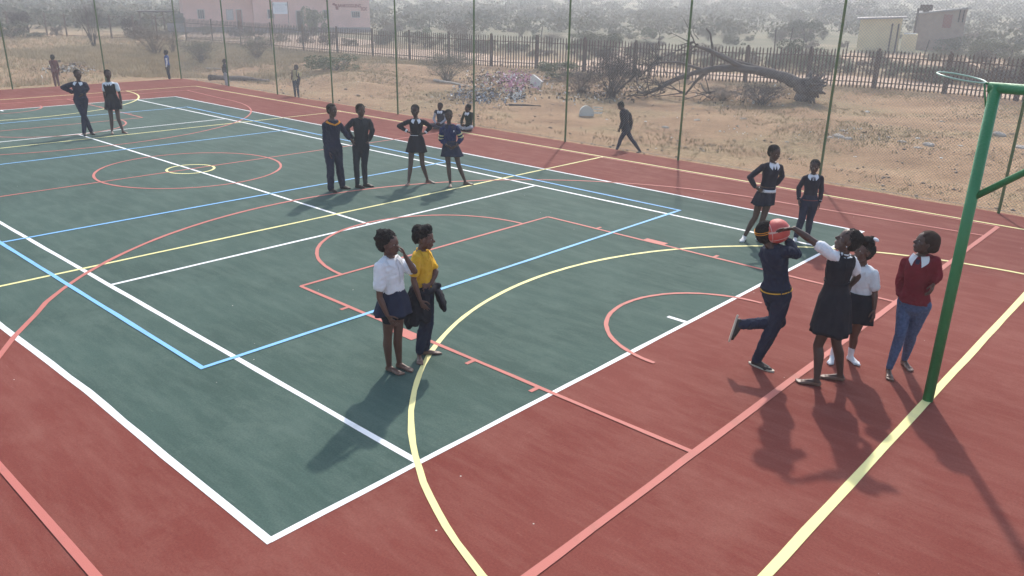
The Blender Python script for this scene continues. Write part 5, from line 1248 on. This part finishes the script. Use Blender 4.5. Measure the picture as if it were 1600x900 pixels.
# ---- 3 boy in a navy tracksuit leaping with the ball
p = Person((1183, 575), 1.58, 68, 'boy in a navy tracksuit on one leg, holding the ball up at his head', skin=1, gaze=62, pitch=14, vox=.0055, slim=1.0, shod=True,
    px=dict(head=(1199, 364, .02), nb=(1207, 384, .02), shL=(1194, 394), shR=(1230, 390), elR=(1244, 397, .06), wrR=(1232, 377, -.02), tiR=(1220, 367, -.1),
            elL=(1201, 386, -.24), wrL=(1213, 377, -.28), tiL=(1222, 366, -.28), hip=(1213, 452), knR=(1211, 509, .03), anR=(1182, 563), toR=(1198, 575), knL=(1217, 503, -.05), anL=(1158, 507, .0), toL=(1150, 531, .03)),
    hands={'R': dict(curl=.5, palm=(-.5, .6, .2), thumb=(0, 0, 1)), 'L': dict(curl=.5, palm=(0, -1, .3), thumb=(0, 0, 1))})
p.hair('band'); p.top('tracksuit_top', C_NAVY, 'long', .022, t0=-.02, wr=.005); p.bottoms('tracksuit_trousers', C_NAVY, .020, .97, .052, wr=.005)
p.band('gold_hem_stripe', .0, C_GOLD, .028, .022); p.band('hem_band', .035, C_BLACK, .026, .03); p.shoe(C_SHOED, C_SOLE)
mb = MB(); g = p.g; h = p.hh
for z in (.16, .24):
    mb.tube([g(-.06 + .46 * math.cos(a), .40 * math.sin(a), z - .25 * math.cos(a) * -1 * .3) for a in np.linspace(0, 2 * math.pi, 30)], .010 * h * 2, 6, caps=False)
part(p, 'striped_headband', mb, C_ORANGE)
BALL_C = p.place((1214.5, 361), .03)

# ---- 4 defender in black pinafore
p = Person((1289, 598), 1.60, 208, 'girl in a black pinafore over a white blouse, stretching one arm to block the ball', skin=1, gaze=205, pitch=26, vox=.0055,
    px=dict(head=(1325, 376), nb=(1318, 397), shL=(1304, 398, .10), elL=(1266, 374, .08), wrL=(1241, 357, .10), tiL=(1219, 359, .12), shR=(1332, 404, -.10), elR=(1340, 432, -.16), wrR=(1329, 446, -.16), tiR=(1322, 460, -.1),
            hip=(1304, 466), knL=(1278, 540, .05), knR=(1307, 538, -.05), anL=(1276, 594), toL=(1254, 596), anR=(1313, 586), toR=(1295, 589)),
    hands={'L': dict(palm=(.2, -.5, -.8), curl=.2, thumb=(-.5, -.8, 0)), 'R': dict(curl=.5)})
p.hair('puff'); p.top('white_blouse', C_WHITE, 'short', .014, t0=.3, end=.60, wr=.004); p.skirt(C_BLACK, .56, .055, .40, .024, pleats=11, name='pinafore_skirt')
mb = MB(); p.torso(mb, .024 * p.k, -.1, .97); 
for q in 'LR': mb.capsule(p.J['sh' + q] * .55 + p.J['nb'] * .45 - p.U * .02, p.J['sh' + q] * .75 + p.J['nb'] * .25 - p.U * .03, .056 * p.k, .054 * p.k)
remesh(mb, 'pinafore_bodice', C_BLACK, p.root, .007, 2, wr=.004); p.collar(C_WHITE, .026, insert=False)
mb = MB(); mb.ellip(p.g(-.02, .37, -.16), p.A, (.03 * p.hh,) * 3, 8, 6); part(p, 'earring', mb, C_SHIN)
mb = MB(); mb.ellip(p.g(-.82, .02, .56), p.A, (.10 * p.hh, .12 * p.hh, .07 * p.hh), 10, 8); part(p, 'hair_bobble', mb, C_WHITE)
p.band('belt', .38, C_BLACK, .030, .04)

# ---- 5 small girl behind the defender
p = Person((1317, 566), 1.40, 262, 'girl in white shirt and white socks half hidden behind the blocking girl', skin=0, gaze=228, pitch=18, vox=.0055, shod=True,
    px=dict(head=(1350, 394), nb=(1348, 414), shR=(1332, 424), shL=(1367, 426), elL=(1367, 458), wrL=(1366, 482), tiL=(1365, 497), elR=(1326, 452), wrR=(1322, 474), hip=(1343, 468), knL=(1334, 525), knR=(1310, 525), anL=(1329, 556), toL=(1342, 570), anR=(1301, 556), toR=(1297, 568)))
p.hair('short'); p.top('white_shirt', C_WHITE, 'short', .020, t0=.0, end=.66, wr=.004); p.skirt(C_BLACK, .50, .055, .24, .030, pleats=12); p.collar(C_WHITE, .024, insert=False); p.sock(C_WHITE, .60)
mb = MB(); V, F = p.patch('', [(.93, -.05), (.05, -.04), (.05, .04), (.93, .05)], C_WHITE, .024, .003, sub=12); mb.add(V, F); part(p, 'button_placket', mb, C_WHITE)

# ---- 6 girl in maroon
p = Person((1404, 583), 1.53, 268, 'barefoot girl in a maroon jersey and blue jeans looking up towards the ball', skin=1, gaze=212, pitch=16, vox=.0055,
    px=dict(head=(1446, 379), nb=(1442, 398), shR=(1415, 407), shL=(1463, 406), elR=(1407, 437), wrR=(1406, 463), tiR=(1409, 484), elL=(1466, 430), wrL=(1460, 441, .08), tiL=(1455, 456, .12), hip=(1429, 472), knR=(1407, 522), knL=(1424, 523), anR=(1389, 576), toR=(1390, 589), anL=(1413, 562), toL=(1420, 575)),
    hands={'L': dict(curl=.7), 'R': dict(curl=.3)})
p.hair('scarf', C_SCARF); p.top('maroon_jersey', C_MAROON, 'long', .018, t0=.0, end=.80, wr=.004); p.bottoms('jeans', C_JEANS, .007, .95, .035, wr=.002); p.collar(C_WHITE, .022, size=1.0, insert=False)
mb = MB(); V, F = p.patch('', [(.94, -.16), (.85, -.10), (.85, .10), (.94, .16)], C_TIE, .021, .006); mb.add(V, F); part(p, 'tie_knot', mb, C_TIE)

# ---- 7 girl in black jersey leaning, hand on hip
p = Person((1176, 376), 1.50, 330, 'girl in black jersey, short skirt and white shoes leaning forward, hand on hip', skin=1, gaze=348, pitch=-8, vox=.007, shod=True,
    px=dict(head=(1210, 239, .03), nb=(1207, 254), shR=(1191, 259), shL=(1220, 260), elR=(1171.5, 277), wrR=(1180, 292), tiR=(1189, 298), elL=(1222, 276), wrL=(1213, 288), tiL=(1206, 295), hip=(1197, 301), knR=(1180, 340), knL=(1192, 342), anR=(1163, 370), toR=(1157, 378), anL=(1186, 371), toL=(1194, 376)))
p.hair('short'); p.top('black_jersey', C_DNAVY, 'long', .014, t0=.10, wr=.003); p.skirt(C_DNAVY, .60, .04, .20, .012, pleats=12); p.collar(C_WHITE, .018); p.band('white_shirt_tail', .05, C_WHITE, .022, .09); p.shoe(C_SHOEW)

# ---- 8 boy in navy sweater
p = Person((1256, 374), 1.30, 300, 'small boy in navy jersey, grey tie and long trousers with arms at his sides', skin=1, gaze=285, vox=.007, shod=True, head=1.05,
    px=dict(head=(1273, 260), nb=(1270.5, 272), shR=(1257, 277), shL=(1284, 277), elR=(1248, 294), wrR=(1248, 311), elL=(1283.5, 297), wrL=(1281, 315), hip=(1265, 313), knR=(1253, 342), knL=(1265.5, 342), anR=(1243, 371), toR=(1241, 377), anL=(1262, 368), toL=(1264, 375)))
p.hair('short'); p.top('navy_jersey', C_DNAVY, 'long', .016, t0=.02, wr=.003); p.bottoms('trousers', C_NAVY, .018, .97, .046); p.collar(C_WHITE, .020); p.cuffs(C_GREY, .86, .036, .04, 'cuff_stripe'); p.shoe(C_SHOEW)
p.band('hem_stripe', .03, C_BROWNM, .020, .03)
mb = MB(); V, F = p.patch('', [(.94, -.13), (.80, -.08), (.80, .08), (.94, .13)], C_GREY, .022, .006); mb.add(V, F); part(p, 'tie', mb, C_GREY)

# ---- 9 A tracksuit with orange yoke
p = Person((525, 297), 1.56, 345, 'boy in dark tracksuit with an orange chevron across the chest', skin=1, gaze=10, vox=.0075, shod=True,
    px=dict(head=(519, 172.5), nb=(519, 186.5), shR=(507.5, 194), shL=(530, 193), elR=(508, 217), wrR=(513.5, 236), tiR=(516, 246), elL=(539, 207), wrL=(546, 216), hip=(520, 229), knR=(516.5, 264), knL=(531, 263), anR=(517, 294.5), toR=(522, 299), anL=(535, 290), toL=(543, 294)))
p.hair('short'); p.top('tracksuit_jacket', C_NAVY, 'long', .026, t0=-.075, wr=.006); p.bottoms('tracksuit_trousers', C_NAVY, .026, .98, .062, wr=.005); p.shoe(C_SHOED)
mb = MB()
for sg in (1, -1): V, F = p.patch('', [(.80, 0), (.86, 0), (.985, sg * 1.35), (.92, sg * 1.35)], C_ORANGE, .030, .005, sub=8); mb.add(V, F)
part(p, 'orange_chevron', mb, C_ORANGE)

# ---- 10 B dark tracksuit
p = Person((568, 291), 1.57, 325, 'boy in a plain dark navy tracksuit top and narrow trousers, hands behind him', skin=1, gaze=345, vox=.0075, shod=True,
    px=dict(head=(563.5, 172.5), nb=(564, 185), shR=(551, 188), shL=(577.5, 188.5), elR=(541, 200), wrR=(550, 216), tiR=(553, 225), elL=(582, 204), wrL=(577, 219), tiL=(572, 226), hip=(564, 228), knR=(557, 260), knL=(569, 259), anR=(558.5, 288.5), toR=(567, 293), anL=(571, 287), toL=(581, 291)))
p.hair('short'); p.top('tracksuit_jacket', C_STONEJ, 'long', .022, t0=-.03, wr=.005); p.bottoms('trousers', C_STONEJ, .010, .98, .042, wr=.003); p.collar(C_STONEJ, .026, insert=False); p.shoe(C_SHOED)

# ---- 11 C girl hands on hips
p = Person((656, 284), 1.51, 318, 'girl in a black jersey and skirt with a white collar, both hands on her hips', skin=1, gaze=312, vox=.0075,
    px=dict(head=(648.5, 173), nb=(650, 186), shR=(637, 189), shL=(662.5, 189), elR=(623, 197), wrR=(637, 205.5), tiR=(645, 210), elL=(673, 197.5), wrL=(664, 208), tiL=(657, 211), hip=(650.5, 217), knR=(641.5, 258), knL=(660, 257), anR=(638.5, 283.5), toR=(636.5, 288.5), anL=(668, 281), toL=(677, 285)))
p.hair('short'); p.top('black_jersey', C_BLACK, 'long', .014, t0=.14, end=.74, wr=.003); p.skirt(C_BLACK, .62, .05, .22, .012, pleats=14); p.collar(C_WHITE, .018, size=1.1, insert=False); p.cuffs(C_WHITE, .76, .034, .18, 'shirt_cuff')
p.band('white_belt', .20, C_WHITE, .018, .02, front=(-1.2, .3))

# ---- 12 D blue jacket
p = Person((715, 288), 1.45, 318, 'girl in royal blue jacket with gold sleeve chevrons, hands clasped at her skirt', skin=1, gaze=325, vox=.0075,
    px=dict(head=(701, 180.5), nb=(702, 194), shR=(690, 202), shL=(714.5, 200), elR=(689, 218), wrR=(699, 228, .14), tiR=(707, 232, .18), elL=(721, 216), wrL=(713, 228, .14), tiL=(706, 233, .18), hip=(704, 227), knR=(701, 262), knL=(717, 259), anR=(703.5, 286), toR=(703.5, 290.5), anL=(727, 284), toL=(736, 287.5)),
    hands={'R': dict(curl=.5), 'L': dict(curl=.5)})
p.hair('short'); p.top('blue_jacket', C_ROYAL, 'long', .024, t0=.06, end=.60, wr=.006); p.skirt(C_NAVY, .58, .075, .20, .014, pleats=9); p.collar(C_NAVY, .026, insert=False)
for q in 'LR':
    for f in (.50, .80):
        a = p.J['sh' + q]; e = p.J['el' + q]; mb = MB(); u0 = a + (e - a) * f; u1 = a + (e - a) * (f + .14); mb.tube([u0, u1], [.066 * p.k, .062 * p.k], 16); part(p, 'gold_sleeve_chevron', mb, C_CREAM)
mb = MB(); V, F = p.patch('', [(.74, .50), (.66, .50), (.66, .66), (.74, .66)], C_WHITE, .030, .003, sub=3); mb.add(V, F); part(p, 'chest_badge', mb, C_WHITE)

# ---- 13 E crossed legs
p = Person((138, 209), 1.63, 322, 'boy in loose navy jersey and white collar standing with ankles crossed at far left', skin=1, gaze=350, vox=.009, shod=True,
    px=dict(head=(121.5, 117), nb=(123, 128), shR=(110.5, 131), shL=(133, 131), elR=(98, 136.5), wrR=(113, 144), tiR=(118, 148), elL=(136.5, 138), wrL=(131, 146), tiL=(127, 150), hip=(126, 155), knR=(132, 183), knL=(131, 183, .06), anR=(143, 206), toR=(150, 210.5), anL=(131.5, 208), toL=(135.5, 213)))
p.hair('short'); p.top('navy_jersey', C_NAVY, 'long', .030, t0=.0, wr=.005); p.bottoms('trousers', C_NAVY, .016, .98, .046); p.collar(C_WHITE, .032, size=1.2, insert=False); p.shoe(C_SHOED)

# ---- 14 F pinafore
p = Person((181, 206), 1.56, 325, 'girl in dark pinafore over a white blouse beside the boy with crossed ankles', skin=1, gaze=350, vox=.009,
    px=dict(head=(168.5, 116.5), nb=(170, 128), shR=(162, 131), shL=(182.5, 131), elR=(163, 147), wrR=(165.5, 160), elL=(187, 147), wrL=(190, 161), hip=(175.5, 156), knR=(174, 186), knL=(185, 186), anR=(175, 205), toR=(175.5, 210), anL=(192, 204.5), toL=(200, 208)))
p.hair('short'); p.top('white_blouse', C_WHITE, 'short', .012, t0=.3, end=.55); p.skirt(C_BLACK, .60, .05, .35, .022, pleats=12, name='pinafore_skirt')
mb = MB(); p.torso(mb, .022 * p.k, -.1, .95); remesh(mb, 'pinafore_bodice', C_BLACK, p.root, .01, 2, wr=.003); p.collar(C_WHITE, .024)

# ---- 15 boy walking beyond the fence
ZW = -.12
p = Person((979, 237), 1.30, 205, 'boy in dark clothes walking head down on the bare ground beyond the fence', skin=1, gaze=205, pitch=-35, vox=.009, zg=ZW, shod=True,
    px=dict(head=(970, 165.5), nb=(975, 171), shL=(972, 176, .09), shR=(984, 178, -.09), elL=(973, 190, .12), wrL=(969.5, 200, .12), elR=(986, 191, -.12), wrR=(985, 201, -.12), hip=(978, 203), knL=(969, 219), knR=(987, 218), anL=(963, 235), toL=(957, 236.5), anR=(1000, 236), toR=(995, 239)))
p.hair('short'); p.top('dark_jacket', C_BLACK, 'long', .034, t0=-.075, wr=.004); p.bottoms('trousers', C_NAVY, .012, .95, .040); p.shoe(C_SHOED)

# ---- 18 boy yellow shirt and backpack beyond the fence
def gz(u, v):
    q = gp(u, v, -.15); 
    for _ in range(6): q = gp(u, v, float(tz(q[0], q[1])))
    return float(q[2])
z = gz(464, 153)
p = Person((464, 153), 1.20, 300, 'small boy in a pale yellow shirt with a dark school bag beyond the fence', skin=1, gaze=290, vox=.010, zg=z, shod=True, head=1.1,
    px=dict(head=(462.5, 105.5), shR=(457.5, 115), shL=(470, 115), elR=(456, 124), wrR=(455.5, 117, .1), tiR=(455, 113, .12)))
p.hair('short'); p.top('yellow_shirt', C_CREAM, 'short', .016, t0=-.02); p.bottoms('trousers', C_NAVY, .014, .95, .042); p.shoe(C_SHOED)
mb = MB(); mb.loft([(p.surf(.45, math.pi, .07) + p.U * dz, p.L, p.F, .13 * p.k * sx, .07 * p.k * sx) for dz, sx in ((-.17, .7), (-.15, 1), (.12, 1), (.16, .7))], 14); part(p, 'backpack', mb, C_NAVY)
mb = MB()
for sg in (1, -1): mb.tube([p.surf(.3, sg * 1.2, .024), p.surf(.6, sg * .7, .026), p.surf(.9, sg * .7, .028), p.surf(.95, sg * 2.2, .03)], .014, 6)
part(p, 'bag_strap', mb, C_NAVY)
# ---- 19 black jacket grey trousers
z = gz(355, 137)
p = Person((355, 137), 1.10, 215, 'small boy in a black jersey and pale grey trousers standing behind a fence post', skin=1, gaze=215, vox=.010, zg=z, shod=True, head=1.1,
    px=dict(elL=(349, 113, .1), wrL=(348, 108, .12)))
p.hair('short'); p.top('black_jersey', C_BLACK, 'long', .018, t0=-.02); p.bottoms('trousers', C_GREY, .016, .95, .044); p.shoe(C_SHOED)
# ---- 20 blue vest, white sleeves
z = gz(266, 126)
p = Person((265, 126.5), 1.25, 235, 'child in a blue top with white sleeves walking at the far corner beyond the fence', skin=1, gaze=225, vox=.010, zg=z, shod=True, head=1.1)
p.hair('short'); p.top('white_undershirt', C_WHITE, 'long', .012, t0=0); p.top('blue_vest', C_BLUEV, 'none', .024, t0=-.02); p.bottoms('trousers', C_NAVY, .014, .95, .042); p.shoe(C_SHOED)
# ---- 21 maroon child
z = gz(90, 137)
p = Person((90, 137), 1.22, 190, 'child in dull maroon clothes holding a pale plate beyond the far end fence', skin=1, gaze=200, vox=.010, zg=z, shod=True, head=1.1,
    px=dict(elL=(84, 113, .1), wrL=(78, 107.5, .12), tiL=(75, 107, .12)))
p.hair('short'); p.top('maroon_top', C_BROWNM, 'long', .020, t0=-.075); p.bottoms('trousers', C_BROWNM, .012, .9, .042); p.shoe(C_SHOED)
PLATE = p.J['tiL'].copy()

# ---- 16, 17 children sitting at the slab edge
def sitter(base, H, az, label, headpx, gaze):
    g0 = gp(*base, 0.0); k = H / 1.6
    F_ = np.array([math.cos(R_(az)), math.sin(R_(az)), 0]); L_ = np.array([-F_[1], F_[0], 0]); U = np.array([0, 0, 1.])
    o = Person.__new__(Person)
    orig = Person.rings
    def rings(s):
        J = s.J; b = s.b
        h = lambda z, l=0, f=0: b + U * z * H + L_ * l * H + F_ * f * H
        J.update(hip=h(.075), nb=h(.395, 0, .03), head=h(.480, 0, .045))
        for q, sg in (('L', 1), ('R', -1)):
            J['sh' + q] = h(.37, sg * .105, .03); J['el' + q] = h(.20, sg * .14, .09); J['wr' + q] = h(.13, sg * .05, .20); J['ti' + q] = h(.12, -sg * .03, .25)
            J['hj' + q] = h(.065, sg * .055, .0); J['kn' + q] = h(.085, sg * .19, .17); J['an' + q] = h(.035, -sg * .03, .20); J['to' + q] = h(.03, -sg * .13, .17)
        s.lat_s = L_; s.lat_h = L_
        orig(s)
    Person.rings = rings
    try: o.__init__(base, H, az, label, skin=1, gaze=gaze, vox=.009, head=1.1, shod=True)
    finally: Person.rings = orig
    return o
p = sitter((689, 200), 1.25, 300, 'child in a white shirt and dark sleeveless jersey sitting cross-legged at the court edge', None, 300)
p.hair('short'); p.top('white_shirt', C_GREY, 'long', .012, t0=.0); p.top('sleeveless_jersey', C_NAVY, 'none', .020, t0=.02, t1=.97); p.bottoms('trousers', C_NAVY, .012, .95, .04); p.collar(C_WHITE, .024); p.shoe(C_SHOED)
p = sitter((733, 203), 1.25, 275, 'child in a bottle green jersey sitting against the fence post at the court edge', None, 250)
p.hair('short'); p.top('green_jersey', C_DGREEN, 'long', .018, t0=.0); p.bottoms('trousers', C_GREY, .012, .95, .04); p.collar(C_WHITE, .022); p.shoe(C_SHOED)

# ------------------------------------------------------------------ the ball
def ball_mat():
    m = mat('red_ball_rubber', (.50, .040, .035), .5, 3, (.58, .10, .08), .25, 220, spec=.5); return m
ball = empty('netball', BALL_C, 'faded red ball with pale seams held up between the two players', 'ball')
RB = .118; mb = MB(); mb.ellip(BALL_C, np.eye(3), (RB,) * 3, 36, 24); mb.build('cover', ball_mat(), ball, True)
mb = MB()
tocam = nrm(CAM_C - BALL_C); rt = nrm(np.cross([0, 0, 1.], tocam)); upv = np.cross(tocam, rt)
for tilt, off in ((.35, .10), (.35, .20), (.35, -.55), (1.9, .62), (-.8, -.8)):
    nrm_ = nrm(upv * math.cos(tilt) - rt * math.sin(tilt) + tocam * .25); rr_ = RB * math.sqrt(1 - off * off); x = nrm(np.cross(nrm_, rt)); y = np.cross(nrm_, x)
    mb.tube([BALL_C + nrm_ * off * RB + (x * math.cos(a) + y * math.sin(a)) * rr_ for a in np.linspace(0, 2 * math.pi, 48)], .0028, 6, caps=False)
mb.build('seam', mat('pale_seam', (.62, .45, .42), .6), ball, True)
# pale panel between two seams
mb = MB(); V = []; nrm_ = nrm(upv * math.cos(.35) - rt * math.sin(.35) + tocam * .25); x = nrm(np.cross(nrm_, rt)); y = np.cross(nrm_, x); nn = 48
for off in (.10, .133, .166, .20):
    for j in range(nn): a = 2 * math.pi * j / nn; rr_ = (RB + .0008) * math.sqrt(1 - off * off); V.append(BALL_C + nrm_ * off * (RB + .0008) + (x * math.cos(a) + y * math.sin(a)) * rr_)
mb.add(V, [(i*nn+j, i*nn+(j+1) % nn, (i+1)*nn+(j+1) % nn, (i+1)*nn+j) for i in range(3) for j in range(nn)]); mb.build('pale_stripe', mat('pale_ball_stripe', (.60, .42, .36), .6), ball, True)
mb = MB(); mb.tube([PLATE - np.array([0, 0, .004]), PLATE + np.array([0, 0, .012])], [.07, .10], 16)
tag(mb.build('plate', C_GREY, origin=PLATE), 'pale plate held out by the child in maroon beyond the far fence', 'plate')
